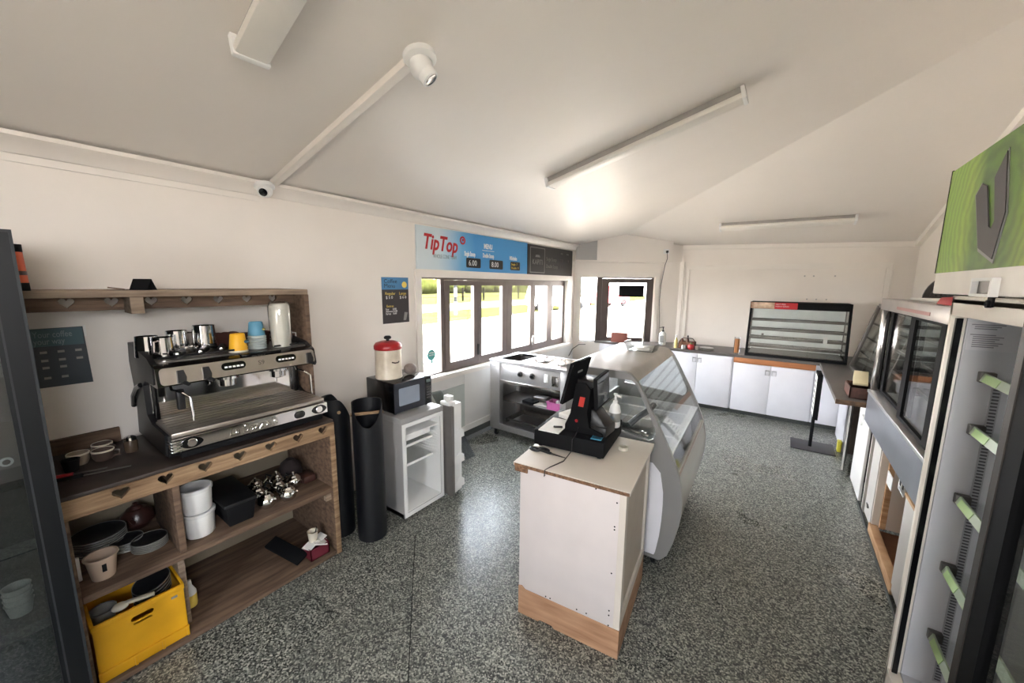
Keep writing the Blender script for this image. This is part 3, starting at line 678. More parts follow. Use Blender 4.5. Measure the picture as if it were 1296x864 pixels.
# ------------------------------------------------ on the machine
ZT = 1.3935
ZT = 1.394
def jug(label, x, y, r, h, ang):
    t = thing('milk_jug', label, 'jug', (x, y, ZT), group='steel milk jugs on the coffee machine')
    m = MB(); m.lathe([(0, 0), (r * .98, 0), (r, .006), (r * .93, h * .6), (r * .88, h), (r * .85, h), (r * .90, h * .6), (r * .93, .01), (0, .01)], (x, y, ZT), 24); m.obj('body', CHROME, t)
    a = R(ang); dx, dy = math.cos(a), math.sin(a)
    m = MB(); m.tube([(x + dx * r * .9, y + dy * r * .9, ZT + h * .88), (x + dx * r * 1.5, y + dy * r * 1.5, ZT + h * .85), (x + dx * r * 1.55, y + dy * r * 1.55, ZT + h * .4), (x + dx * r * .95, y + dy * r * .95, ZT + h * .25)], .005); m.obj('handle', STEELM, t)
    return t
jug('steel milk jug in front with its flat handle facing the room', -2.53, .515, .048, .105, -40)
jug('low wide steel milk jug at the end near the cooler', -2.64, .475, .052, .105, 140)
jug('small steel milk jug standing behind the portafilters', -2.66, .60, .052, .12, 100)
jug('tallest steel milk jug beside the brown saucers', -2.60, .705, .058, .145, 170)
pf = thing('portafilter', 'black handled portafilter lying nearest the corner of the machine top', 'portafilter', (-2.46, .52, ZT), R(-155), 'portafilters on the machine top', local=True)
m = MB(); m.lathe([(0, .0), (.030, 0), (.034, .008), (.034, .036), (.028, .036), (.026, .01), (0, .008)], (-.16, 0, .0), 20); m.obj('basket', STEELM, pf)
m = MB(); m.cyl((-.128, 0, .02), (-.09, 0, .022), .009, .011, 12); m.obj('neck', CHROME, pf)
m = MB(); m.lathe([(.010, 0), (.016, .02), (.014, .07), (.017, .115), (.010, .125), (0, .126)], (-.09, 0, .024), 14, (1, 0, -.02)); m.obj('handle', BLACK, pf)
m = MB(); m.lathe([(0, 0), (.010, 0), (.008, .008), (0, .010)], (.034, 0, .022), 12, (1, 0, 0)); m.obj('end_cap', STEELM, pf)
pf.rotation_euler = (0, 0, R(-25)); pf.location = (-2.48, .56, ZT)
dup(pf, (-2.475, .655, ZT + .001), R(-28), 'black handled portafilter lying second along the machine top')
dup(pf, (-2.49, .745, ZT + .002), R(-20), 'black handled portafilter lying closest to the yellow cup')
def cup(name, label, x, y, z, r0, r1, h, mt, cat='cup', inv=False):
    t = thing(name, label, cat, (x, y, z))
    m = MB()
    if inv: m.lathe([(r1 * .98, 0), (r1, .004), (r0, h - .004), (r0 - .003, h), (r0 - .005, h - .006), (0, h - .006)], (x, y, z), 24)
    else: m.lathe([(0, .004), (r0 - .003, .004), (r0, 0), (r1, h - .004), (r1 + .002, h), (r1 - .003, h), (r0 - .003, .008), (0, .008)], (x, y, z), 24)
    m.obj('cup_body', mt, t)
    return t
y_t = cup('paper_cup', 'upturned yellow paper cup on the coffee machine', -2.45, .81, ZT, .035, .045, .10, YELC, inv=True)
m = MB(); m.lathe([(.0455, .0), (.047, .004), (.0455, .010)], (-2.45, .81, ZT), 24); m.obj('rim', CREAM, y_t)
m = MB(); m.ball((-2.423, .84, ZT + .055), .015, .6, 10); m.obj('printed_logo', mat('cup_logo_blue', (74, 110, 130), .5), y_t)
b_t = cup('paper_cup', 'upturned blue paper cup stacked on pale cups on the machine', -2.49, .92, ZT + .078, .034, .043, .078, BLUC, inv=True)
m = MB(); m.ball((-2.464, .946, ZT + .112), .013, .6, 10); m.obj('printed_logo', mat('cup_logo_gold', (160, 150, 80), .5), b_t)
for k in range(6):
    p = cup('paper_cup', 'pale grey paper cup in the upturned stack under the blue cup', -2.49, .92, ZT + .013 * k, .044, .048, .013 if k < 5 else .014, BLUG, inv=True)
    p['group'] = 'pale grey cups stacked under the blue cup'
t = thing('cup_sleeve', 'tall white plastic wrapped sleeve of cups on the coffee machine', 'cup sleeve', (-2.46, 1.04, ZT))
m = MB(); m.lathe([(0, 0), (.046, 0), (.05, .01), (.053, .10), (.055, .2), (.053, .245), (.044, .258), (0, .26)], (-2.46, 1.04, ZT), 24); m.obj('cups', mat('soft_white_cups', (226, 220, 208), .5, bump=.4, bscale=30), t)
m = MB(); m.lathe([(.052, .0), (.056, .05), (.060, .16), (.060, .24), (.05, .268), (.035, .272)], (-2.46, 1.04, ZT), 14); m.obj('plastic_wrap', CLEAR, t)
def mug(name, label, x, y, z, r, h, mt, ang, cat='cup', group=None, rim=None):
    t = thing(name, label, cat, (x, y, z), group=group)
    m = MB(); m.lathe([(0, 0), (r * .7, 0), (r * .95, h * .35), (r, h), (r * .93, h), (r * .86, h * .35), (0, .008)], (x, y, z), 24); m.obj('bowl', mt, t)
    a = R(ang); dx, dy = math.cos(a), math.sin(a)
    m = MB(); m.tube([(x + dx * r * .95, y + dy * r * .95, z + h * .85), (x + dx * r * 1.5, y + dy * r * 1.5, z + h * .8), (x + dx * r * 1.5, y + dy * r * 1.5, z + h * .35), (x + dx * r * .9, y + dy * r * .9, z + h * .25)], .005); m.obj('handle', mt, t)
    if rim:
        m = MB(); m.lathe([(r * .93, h), (r * .965, h + .002), (r * 1.01, h), (r * 1.01, h - .006), (r * .93, h - .006), (r * .93, h)], (x, y, z), 24); m.obj('rim', rim, t)
    return t
mug('coffee_cup', 'white coffee cup with its handle showing behind the cup sleeve', -2.62, 1.13, ZT, .042, .07, WHITE, 70)
mug('coffee_cup', 'brown cup behind the pale stack with a dark handle', -2.62, 1.0, ZT, .04, .085, BROWN, 60)
mug('coffee_cup', 'brown cup between the yellow and pale cups', -2.63, .905, ZT, .038, .08, BROWN, 100)
for k, (y, ln) in enumerate(((.775, .55), (.805, .7), (.835, .9))):
    m = MB(); m.lathe([(0, 0), (.02, 0), (.05, .008), (.052, .011), (.02, .005), (0, .005)], (-2.60, y, ZT + .05), 22, (.55, .15 - .2 * k, .5))
    tag(m.obj('saucer', BROWN, None, (-2.60, y, ZT)), ('brown saucer leaning against the tallest milk jug', 'middle brown saucer of the three leaning ones', 'brown saucer leaning nearest the yellow cup')[k], 'saucer', 'brown saucers leaning on the machine')

# ------------------------------------------------ on the wall shelf
t = thing('coffee_tin', 'orange and black coffee tin at the cooler end of the wall shelf', 'tin', (-2.48, .102, 1.735))
m = MB(); m.lathe([(0, 0), (.029, 0), (.029, .004), (.024, .18), (0, .182)], (-2.49, .098, 1.735), 24); m.obj('can', ORANGE, t)
for z0, z1 in ((.0, .032), (.062, .078), (.152, .184)):
    m = MB(); m.lathe([(.0295 - z0 * .028, z0), (.0297 - z1 * .028, z1)] if z1 < .18 else [(.0255, z0), (.0255, .182), (0, .184)], (-2.49, .098, 1.735), 24); m.obj('band', BROWN if z0 > .05 and z0 < .1 else BLACKM, t)
t = thing('tent_card', 'small black folded tent card standing on the wall shelf', 'card', (-2.48, .46, 1.735))
m = MB(); m.M = Matrix.Translation((-2.49, .462, 1.736)) @ Matrix.Rotation(R(48), 4, 'Z'); m.plate([(-.036, 0), (.036, 0), (.003, .052), (-.003, .052)], .07, [[(-.031, .001), (.031, .001), (0, .047)]], o=(-.035, 0, 0), **LW); m.obj('card', BLACKM, t)
m = MB(); m.M = Matrix.Translation((-2.49, .462, 1.736)) @ Matrix.Rotation(R(48), 4, 'Z'); m.plate([(-.031, .001), (.031, .001), (0, .047)], .05, [], o=(-.03, 0, 0), **LW); m.obj('inner_fold', BLACKM, t)
m = MB(); m.tube([(-2.5, .345, 1.748), (-2.5, .40, 1.739)], .003, 6); tag(m.obj('stir_stick', WOODD, None, (-2.5, .37, 1.735)), 'thin dark stick lying on the wall shelf near the tent card', 'stick')

# ------------------------------------------------ on the worktop
ZW = .9252
mug('espresso_cup', 'white rimmed brown cup set in front of its twin on the worktop', -2.60, .262, ZW, .040, .05, mat('brown_grey_stoneware', (92, 76, 68), .3), 60, group='white rimmed cups on the worktop', rim=CREAM)
mug('espresso_cup', 'white rimmed brown cup tucked behind its twin on the worktop', -2.69, .272, ZW, .038, .055, mat('brown_grey_stoneware', (92, 76, 68), .3), 40, group='white rimmed cups on the worktop', rim=CREAM)
mug('espresso_cup', 'cream rimmed beige cup behind the black beaker', -2.62, .185, ZW, .038, .055, mat('beige_stoneware', (150, 134, 116), .35), 120, rim=CREAM)
t = cup('beaker', 'small black beaker beside the beige cup on the worktop', -2.55, .155, ZW, .022, .029, .055, BLACKM, 'beaker')
t = thing('spice_shaker', 'small glass shaker with a metal cap beside the coffee machine', 'shaker', (-2.60, .375, ZW))
m = MB(); m.lathe([(0, 0), (.024, 0), (.026, .01), (.026, .05), (.02, .06), (0, .06)], (-2.62, .362, ZW), 16); m.obj('jar', mat('amber_spice_jar', (96, 80, 66), .2), t)
m = MB(); m.lathe([(.022, .058), (.024, .06), (.022, .075), (.01, .082), (0, .083)], (-2.62, .362, ZW), 16); m.obj('cap', STEELM, t)
for k, (p, q, mt, lb) in enumerate((((-2.50, .10, .933), (-2.47, .19, .933), RED, 'red handled knife lying on the worktop'), ((-2.46, .10, .931), (-2.42, .23, .931), BLACKM, 'dark handled knife lying along the worktop edge'))):
    t = thing('knife', lb, 'knife', (p[0], p[1], ZW))
    m = MB(); m.beam(p, Vector(p).lerp(Vector(q), .6), .016, .014, bev=.003); m.obj('handle', mt, t)
    p2 = Vector(p).lerp(Vector(q), .58); q2 = Vector(p).lerp(Vector(q), 1.7)
    m = MB(); m.beam(p2, q2, .014, .002); m.obj('blade', STEELD, t)

# ------------------------------------------------ middle shelf
ZM = .477
def plate_(name, label, x, y, z, r, h, mt, group):
    t = thing(name, label, 'plate', (x, y, z), group=group)
    m = MB(); m.lathe([(0, 0), (r * .6, 0), (r * .97, h), (r * .94, h + .002), (r * .58, .005), (0, .005)], (x, y, z), 32); m.obj('dish', mt, t)
    m = MB(); m.lathe([(r * .95, h - .001), (r * .98, h + .003), (r, h - .001), (r * .97, h - .004), (r * .95, h - .001)], (x, y, z), 32); m.obj('rim', RIMP, t)
    return t
for k in range(7): plate_('dinner_plate', 'large dark dinner plate in the tall stack behind the tan tub' if k < 6 else 'topmost large dark dinner plate, tilted on the stack behind the tan tub', -2.62, .205, ZM + k * .011, .10, .018, DKPLATE, 'dinner plates on the middle shelf')
for k in range(5): plate_('saucer', 'small dark pale-rimmed saucer in the stack beside the tan tub', -2.52, .285, ZM + k * .009, .062, .012, DKPLATE, 'saucers beside the tan tub')
for k in range(5): plate_('side_plate', 'dark side plate in the low stack against the divider', -2.435, .352, ZM + k * .009, .068, .013, DKPLATE, 'side plates against the divider')
t = thing('plastic_tub', 'translucent tan plastic tub standing at the shelf edge', 'tub', (-2.36, .19, ZM))
m = MB(); m.lathe([(0, 0), (.036, 0), (.038, .004), (.050, .098), (.056, .10), (.056, .106), (.048, .106), (.036, .008), (0, .008)], (-2.35, .182, ZM), 28); m.obj('tub_body', TANP, t)
m = MB(); m.box(-2.306, -2.302, .176, .190, ZM + .045, ZM + .08); m.obj('label_mark', BLACKM, t)
t = thing('teapot', 'dark brown teapot at the back behind the plate stacks', 'teapot', (-2.72, .36, ZM))
m = MB(); m.lathe([(0, 0), (.05, 0), (.07, .03), (.066, .07), (.04, .1), (0, .105)], (-2.72, .36, ZM), 24); m.obj('pot', BROWN, t)
m = MB(); m.lathe([(.03, .1), (.02, .115), (.008, .118), (.012, .13), (0, .136)], (-2.72, .36, ZM), 16); m.obj('lid', BROWN, t)
m = MB(); m.cyl((-2.67, .34, ZM + .04), (-2.63, .32, ZM + .085), .012, .007, 10); m.obj('spout', BROWN, t)
m = MB(); m.box(-2.40, -2.385, .108, .122, ZM, ZM + .11, .003); tag(m.obj('white_strip', WHITE, None, (-2.4, .115, ZM)), 'narrow white plastic strip propped by the cooler end of the shelf', 'strip')
def tub(label, x, y, z, mt):
    t = thing('food_tub', label, 'tub', (x, y, z), group='white tubs on the middle shelf')
    m = MB(); m.lathe([(0, 0), (.058, 0), (.062, .006), (.068, .118), (.06, .118), (0, .116)], (x, y, z), 32); m.obj('tub_body', mt, t)
    m = MB(); m.lathe([(.066, .112), (.072, .113), (.073, .128), (.066, .131), (.06, .127), (0, .127)], (x, y, z), 32); m.obj('lid', mat('white_tub_lid', (226, 226, 226), .4), t)
tub('white plastic tub under its twin beside the black box', -2.375, .535, ZM, WHITE)
tub('white plastic tub stacked on top of its twin', -2.375, .533, ZM + .131, WHITE)
t = thing('black_crate', 'black plastic box beside the white tubs on the middle shelf', 'box', (-2.42, .69, ZM))
m = MB(); m.hexa([(-2.62, .64, ZM), (-2.30, .64, ZM), (-2.30, .755, ZM), (-2.62, .755, ZM)], [(-2.64, .625, ZM + .12), (-2.285, .625, ZM + .12), (-2.285, .77, ZM + .12), (-2.64, .77, ZM + .12)], .006); m.obj('box_body', BLACKM, t)
m = MB(); m.box(-2.645, -2.28, .62, .775, ZM + .115, ZM + .135, .005); m.obj('rim', BLACK, t)
# knock box of metal teapots
tp = thing('metal_teapot', 'small shiny steel teapot at the front of the group, nearest the black box', 'teapot', (-2.36, .845, ZM), R(15), 'steel teapots on the middle shelf', local=True)
m = MB(); m.lathe([(0, 0), (.036, 0), (.046, .012), (.048, .035), (.040, .06), (.030, .068), (0, .068)], (0, 0, 0), 24); m.obj('pot', CHROME, tp)
m = MB(); m.lathe([(.031, .067), (.024, .078), (.006, .082), (.005, .088), (.009, .094), (.006, .1), (0, .101)], (0, 0, 0), 18); m.obj('lid', CHROME, tp)
m = MB(); m.cyl((.04, 0, .03), (.072, 0, .062), .011, .006, 10); m.obj('spout', CHROME, tp)
m = MB(); m.tube([(-.036, 0, .062), (-.07, 0, .07), (-.078, 0, .04), (-.046, 0, .018)], .006); m.obj('handle', BLACK, tp)
for (x, y, rz, lb) in ((-2.345, .955, 20, 'small shiny steel teapot at the front, farther from the black box'), (-2.47, .84, 60, 'small steel teapot behind the front one near the black box'), (-2.46, .95, 40, 'small steel teapot in the middle of the second row'), (-2.575, .87, 100, 'small steel teapot at the back with its spout raised'), (-2.56, .985, 30, 'small steel teapot at the back beside the dark bags'), (-2.465, 1.045, 10, 'small steel teapot at the end of the second row')):
    dup(tp, (x, y, ZM), R(rz), lb)
m = MB(); m.lathe([(0, 0), (.07, 0), (.085, .04), (.07, .10), (.03, .13), (0, .125)], (-2.60, 1.09, ZM), 16, sy=.8); tag(m.obj('cloth_bag', mat('dark_brown_cloth', (44, 32, 32), .9, var=.3, bump=.6, bscale=30), None, (-2.6, 1.09, ZM)), 'dark brown cloth bundle slumped in the back corner of the middle shelf', 'bag')
m = MB(); m.box(-2.52, -2.42, 1.09, 1.17, ZM, ZM + .05, .012); tag(m.obj('wallet', mat('brown_leather', (70, 42, 36), .5), None, (-2.47, 1.13, ZM)), 'small brown leather pouch in front of the dark bundle', 'pouch')

# ------------------------------------------------ bottom shelf
ZC = .031
t = thing('crate', 'yellow plastic bread crate on the bottom shelf', 'crate', (-2.45, .265, ZC))
m = MB()
for x in (-2.27, -2.66):
    s = 1 if x > -2.5 else -1
    m.plate(rect(.115, .42, ZC, .312), .008, [rrect(.232, .31, .243, .268, .012), rrect(.238, .302, .226, .236, .004)] if s > 0 else [], o=(x - .008, 0, 0), **LW)
m.box(-2.66, -2.27, .115, .123, ZC, .312); m.box(-2.66, -2.27, .412, .42, ZC, .312); m.box(-2.66, -2.27, .12, .415, ZC, ZC + .008); m.obj('crate_body', YEL, t)
m = MB(); m.box(-2.276, -2.262, .112, .423, .29, .315, .003); m.box(-2.665, -2.655, .112, .423, .29, .315, .003); m.box(-2.66, -2.27, .110, .122, .29, .315, .003); m.box(-2.66, -2.27, .412, .424, .29, .315, .003); m.obj('rim', YEL, t)
m = MB()
m.box(-2.274, -2.262, .112, .423, .075, .085, .002)
for y in (.112, .225, .32, .412): m.box(-2.274, -2.263, y, y + .010, ZC, .08, .002)
m.obj('rib', YEL, t)
m = MB(); m.box(-2.2685, -2.2665, .372, .395, .26, .272); m.obj('label_sticker', RIMP, t)
for k in range(5):
    p = plate_('dinner_plate', 'dark plate standing slanted inside the yellow crate', -2.47, .345, .20 + k * .017, .075, .016, DKPLATE, 'plates inside the yellow crate')
    p.rotation_euler = (R(14), R(8), 0)
t = thing('ladle', 'pale plastic scoop lying across the yellow crate', 'scoop', (-2.36, .24, .28))
m = MB(); m.ball((-2.36, .215, .292), .03, .45, 14); m.obj('scoop_bowl', CREAM, t)
m = MB(); m.beam((-2.36, .235, .298), (-2.345, .33, .285), .024, .012, bev=.004); m.obj('handle', CREAM, t)
t = thing('white_dish', 'pale oven dish standing inside the yellow crate', 'dish', (-2.42, .155, .22))
m = MB(); m.lathe([(0, 0), (.035, 0), (.045, .07), (.048, .075), (.04, .073), (.03, .01), (0, .01)], (-2.42, .165, .21), 24); m.obj('dish_body', RIMP, t)
t = thing('cleaner_bottle', 'white squirt bottle with a yellow base beside the divider', 'bottle', (-2.49, .485, ZC))
m = MB(); m.lathe([(0, 0), (.026, 0), (.028, .01), (.028, .07), (.02, .10)], (-2.475, .482, ZC), 18); m.obj('bottle_base', YELT, t)
m = MB(); m.lathe([(.028, .07), (.027, .085), (.012, .12), (.010, .15), (0, .155)], (-2.475, .482, ZC), 18); m.obj('bottle_neck', WHITE, t)
m = MB(); m.beam((-2.60, .93, .09), (-2.32, 1.0, .05), .085, .02, (0.1, -.3, 1), .005); tag(m.obj('tray', BLACKM, None, (-2.45, .96, ZC)), 'narrow black tray propped against the back of the bottom shelf', 'tray')
t = thing('napkin_box', 'dark red box holding white papers at the end of the bottom shelf', 'box', (-2.32, 1.09, ZC))
m = MB(); m.plate(rect(-2.375, -2.275, 1.03, 1.15), .006, [], o=(0, 0, ZC)); 
for a in ((-2.375, -2.369, 1.03, 1.15), (-2.281, -2.275, 1.03, 1.15), (-2.375, -2.275, 1.03, 1.036), (-2.375, -2.275, 1.144, 1.15)): m.box(*a, ZC, ZC + .075)
m.obj('box_body', mat('dark_red_card', (110, 30, 46), .6), t)
for k, (x, y, rz, tl) in enumerate(((-2.33, 1.06, .3, .2), (-2.31, 1.11, -.4, -.3), (-2.35, 1.12, .1, .3))):
    m = MB(); m.M = Matrix.Translation((x, y, ZC + .078)) @ Matrix.Rotation(rz, 4, 'Z') @ Matrix.Rotation(tl, 4, 'X'); m.box(-.035, .035, -.04, .04, 0, .004)
    tag(m.obj('napkin', WHITEP, None, (x, y, ZC + .075)), 'crumpled white paper sticking out of the dark red box', 'paper', 'papers in the dark red box')
t = thing('paper_mug', 'pale paper cup with a dark stirrer on the red box', 'cup', (-2.34, 1.09, ZC + .08))
m = MB(); m.lathe([(0, 0), (.024, 0), (.031, .065), (.033, .068), (.028, .066), (.022, .006), (0, .006)], (-2.35, 1.085, ZC + .086), 20); m.obj('cup_body', CREAM, t)
m = MB(); m.beam((-2.345, 1.09, ZC + .10), (-2.335, 1.105, ZC + .18), .014, .004); m.obj('stirrer', BLACKM, t)

# ================================================================ GLASS DOOR COOLER BY THE COUNTER
t = thing('drinks_cooler', 'tall black framed glass door cooler beside the coffee counter', 'cooler', (-2.4, -.25, 0))
cf = -2.05
m = MB()
m.box(XL + .03, cf - .05, -.60, -.57, .05, 1.94); m.box(XL + .03, cf - .05, .05, .08, .05, 1.94); m.box(XL + .03, XL + .06, -.57, .05, .05, 1.94); m.box(XL + .06, cf - .05, -.57, .05, .05, .14); m.box(XL + .06, cf - .05, -.57, .05, 1.86, 1.94)
m.obj('cabinet', mat('black_cooler_body', (26, 29, 31), .5, spec=.25), t)
m = MB(); m.plate(rect(-.595, .083, .14, 1.935), .05, [rect(-.53, .018, .22, 1.85)], o=(cf - .048, 0, 0), **LW); dr = m.obj('door_frame', mat('black_cooler_frame', (10, 12, 15), .45, 0, spec=.25), t)
m = MB(); m.box(cf - .03, cf - .024, -.535, .022, .215, 1.855); m.obj('door_pane', DGLASS, dr)
m = MB(); m.plate(rect(-.598, .086, .137, 1.938), .004, [rect(-.59, .079, .146, 1.93)], o=(cf + .001, 0, 0), **LW); m.plate(rect(-.545, .034, .205, 1.865), .003, [rect(-.54, .029, .21, 1.86)], o=(cf + .001, 0, 0), **LW); m.obj('frame_edge', mat('dark_grey_edge', (44, 47, 49), .5, spec=.25), dr)
m = MB(); m.box(cf + .002, cf + .035, -.57, -.55, .8, 1.3, .006); m.obj('handle', STEELM, dr)
for z in (.5, .82, 1.14, 1.46):
    m = MB(); m.box(XL + .08, cf - .09, -.56, .04, z, z + .008); m.box(cf - .10, cf - .088, -.56, .04, z - .01, z + .03); m.obj('shelf', STEELD, t)
m = MB(); m.lathe([(0, .0), (.016, 0), (.016, .003), (0, .003)], (cf - .088, -.01, 1.155), 18, (1, 0, 0)); m.obj('price_tag', WHITE, t)
m = MB(); m.lathe([(0, 0), (.009, 0), (.009, .001), (0, .001)], (cf - .0845, -.01, 1.155), 14, (1, 0, 0)); m.obj('tag_centre', BROWN, t)
for k in range(4):
    c = cup('paper_cup', 'pale paper cup in the leaning stack inside the tall glass cooler', -2.28, -.045, .509 + k * .022, .028, .036, .05, OFFW); c['group'] = 'cups stacked inside the tall cooler'

# ================================================================ BLACK TUBES
def quiver(label, x, y, r, h, ang):
    t = thing('storage_tube', label, 'tube bin', (x, y, 0))
    n = 40; dx = R(ang); m = MB(); rings = []
    def rr(k, z, rad): a = 2 * math.pi * k / n; return (x + rad * math.cos(a), y + rad * math.sin(a), z)
    def top(k):
        a = 2 * math.pi * k / n - dx; c = math.cos(a)
        return h - .16 * max(0, c) ** 1.5 * (1 if c > 0 else 0) + (0.0)
    lv = [.0, .3, .6, .9, 1.0]
    O = [[m._v(rr(k, top(k) * f, r)) for k in range(n)] for f in lv]; I = [[m._v(rr(k, max(.02, top(k) * f), r - .006)) for k in range(n)] for f in lv]
    for S_ in (O, I):
        for a, b in zip(S_, S_[1:]):
            for k in range(n): m.bm.faces.new((a[k], a[(k + 1) % n], b[(k + 1) % n], b[k]))
    for k in range(n): m.bm.faces.new((O[-1][k], O[-1][(k + 1) % n], I[-1][(k + 1) % n], I[-1][k]))
    m.bm.faces.new(O[0][::-1]); m.bm.faces.new(I[0])
    m.obj('tube_body', RUBBER, t)
    sx, sy = -math.sin(dx), math.cos(dx)
    m = MB(); m.cyl((x - sx * (r + .008), y - sy * (r + .008), h - .085), (x + sx * (r + .008), y + sy * (r + .008), h - .085), .011, seg=12); m.obj('dowel', WOOD, t)
    for s in (-1, 1):
        m = MB(); m.lathe([(0, 0), (.012, 0), (.010, .005), (0, .006)], (x + s * sx * (r + .001), y + s * sy * (r + .001), h - .085), 12, (s * sx, s * sy, 0)); m.obj('rivet', STEELM, t)
    return t
quiver('tall open black rubber tube with a wooden dowel next to the bar fridge', -2.245, 1.452, .098, .985, -33)
quiver('tall black rubber tube with a silver rivet tucked beside the timber counter', -2.46, 1.345, .092, 1.0, 75)

# ================================================================ BAR FRIDGE
fx, f0, f1, fh = -2.17, 1.672, 2.085, .806
t = thing('bar_fridge', 'small silver bar fridge standing open under the microwave', 'fridge', (-2.4, 1.88, 0))
m = MB()
m.box(-2.66, fx, f0, f0 + .035, .02, fh - .02, .004); m.box(-2.66, fx, f1 - .035, f1, .02, fh - .02, .004); m.box(-2.66, -2.62, f0, f1, .02, fh - .02); m.box(-2.66, fx, f0, f1, .02, .06, .004)
m.box(-2.67, fx + .004, f0 - .003, f1 + .003, fh - .045, fh, .006); m.obj('cabinet', GREYC, t)
m = MB(); m.plate(rect(f0 + .004, f1 - .004, .024, fh - .046), .004, [rrect(f0 + .03, f1 - .03, .055, fh - .075, .012)], o=(fx, 0, 0), **LW); m.obj('front_trim', WHITE, t)
m = MB()
m.box(-2.615, fx, f0 + .035, f0 + .039, .06, fh - .05); m.box(-2.615, fx, f1 - .039, f1 - .035, .06, fh - .05); m.box(-2.62, -2.612, f0 + .035, f1 - .035, .06, fh - .05); m.box(-2.615, fx, f0 + .035, f1 - .035, .06, .066); m.box(-2.615, fx, f0 + .035, f1 - .035, fh - .054, fh - .048)
for k in range(9): m.box(-2.58, fx - .03, f1 - .045, f1 - .038, .40 + k * .024, .408 + k * .024, .003)
m.obj('liner', WHITE, t)
m = MB(); m.box(-2.60, fx - .01, f0 + .04, f1 - .04, .655, .668, .003); m.box(fx - .02, fx - .012, f0 + .04, f1 - .13, .62, .668, .003); m.obj('freezer_tray', WHITE, t)
for z in (.575, .425):
    m = MB(); m.box(-2.60, fx - .02 - (.575 - z) * -.0, f0 + .04, f1 - .10, z, z + .006, .001); s = m.obj('shelf', CGLASS, t)
    m = MB(); m.box(fx - .025, fx - .015, f0 + .04, f1 - .10, z - .006, z + .012, .002); m.obj('shelf_edge', WHITE, s)
m = MB(); m.lathe([(0, 0), (.022, 0), (.020, .012), (.008, .014), (0, .014)], (-2.40, f1 - .04, .64), 18, (0, -1, 0)); m.obj('thermostat_knob', WHITE, t)
for y in (f0 + .03, f1 - .03):
    m = MB(); m.cyl((fx - .04, y, 0), (fx - .04, y, .025), .015); m.obj('foot', BLACK, t)
# its door, swung right round
m = MB(); m.box(fx - .03, fx + .085, f1 + .010, f1 + .045, .03, .80, .006); dr = m.obj('door_shell', mat('dark_silver_door', (116, 112, 108), .35, .3), t)
m = MB(); m.hexa([(fx - .02, f1 + .045, .03), (fx + .065, f1 + .045, .03), (fx + .045, f1 + .17, .03), (fx - .03, f1 + .17, .03)], [(fx - .02, f1 + .045, .81), (fx + .065, f1 + .045, .81), (fx + .045, f1 + .17, .80), (fx - .03, f1 + .17, .80)], .006); m.obj('door_liner', WHITE, dr)
for z in (.06, .28, .5):
    m = MB(); m.plate([(f1 + .06, z), (f1 + .185, z), (f1 + .18, z + .06), (f1 + .13, z + .085), (f1 + .07, z + .05)], .028, [], o=(fx + .033, 0, 0), **LW); m.obj('door_shelf', WHITE, dr)
m = MB(); m.box(fx - .05, fx + .06, f1 + .015, f1 + .09, .80, .83, .008); m.box(fx - .045, fx + .03, f1 + .05, f1 + .10, .83, .87, .008); m.obj('door_bracket', WHITE, dr)
m = MB(); m.hexa([(-2.50, 2.72, .0), (-2.495, 2.72, .0), (-2.475, 2.83, .0), (-2.48, 2.83, .0)], [(-2.79, 2.52, .70), (-2.785, 2.52, .70), (-2.765, 2.64, .70), (-2.77, 2.64, .70)]); tag(m.obj('perspex_sheet', glass('smoky_perspex', (.55, .58, .58), .15), None, (-2.5, 2.75, 0)), 'grey perspex sheet leaning against the wall behind the bar fridge', 'sheet')
m = MB(); m.box(-2.80, -2.775, 2.47, 2.50, .3, .80, .01); tag(m.obj('broom_handle', BLACK, None, (-2.79, 2.48, .3)), 'black handle standing against the wall behind the bar fridge', 'handle')

# microwave
t = thing('microwave', 'black microwave oven on top of the bar fridge', 'microwave', (-2.43, 1.87, fh))
x0, x1, y0, y1 = -2.60, -2.255, 1.687, 2.05
m = MB(); m.box(x0, x1 - .01, y0, y1, fh + .014, 1.052, .006); m.obj('case', BLACKG, t)
m = MB(); m.box(x1 - .012, x1, y0 + .002, y0 + .295, fh + .016, 1.05, .004); dr = m.obj('door', mat('dark_tinted_door', (46, 48, 56), .2), t)
m = MB(); m.plate(rrect(y0 + .04, y0 + .235, fh + .065, 1.005, .01), .002, [], o=(x1 - .001, 0, 0), **LW); m.obj('viewing_window', mat('pale_mesh_window', (142, 152, 166), .3), dr)
m = MB(); m.box(x1 - .012, x1 - .001, y0 + .298, y1 - .002, fh + .016, 1.05, .003); cp = m.obj('control_panel', BLACKG, t)
m = MB()
for i in range(3):
    for j in range(5): m.box(x1 - .001, x1 + .001, y0 + .31 + i * .015, y0 + .32 + i * .015, .87 + j * .022, .882 + j * .022)
m.obj('keypad_buttons', STEELD, cp)
m = MB(); m.box(x1 - .001, x1 + .001, y0 + .308, y1 - .014, 1.0, 1.025); m.obj('display', mat('green_grey_display', (90, 104, 100), .3), cp)
for x in (x0 + .03, x1 - .04):
    for y in (y0 + .03, y1 - .03):
        m = MB(); m.cyl((x, y, fh), (x, y, fh + .016), .012, seg=10); m.obj('foot', BLACK, t)
t = thing('enamel_canister', 'cream enamel canister with a red lid on the microwave', 'canister', (-2.45, 1.79, 1.053))
m = MB(); m.lathe([(0, 0), (.098, 0), (.102, .006), (.099, .02), (.097, .235), (0, .236)], (-2.45, 1.79, 1.053), 32); m.obj('body', mat('chipped_cream_enamel', (224, 214, 196), .3, var=.1, scale=9, dark=(190, 176, 156)), t)
m = MB(); m.lathe([(.101, .225), (.104, .23), (.104, .255), (.09, .275), (.05, .288), (0, .29)], (-2.45, 1.79, 1.053), 32); l = m.obj('lid', RED, t)
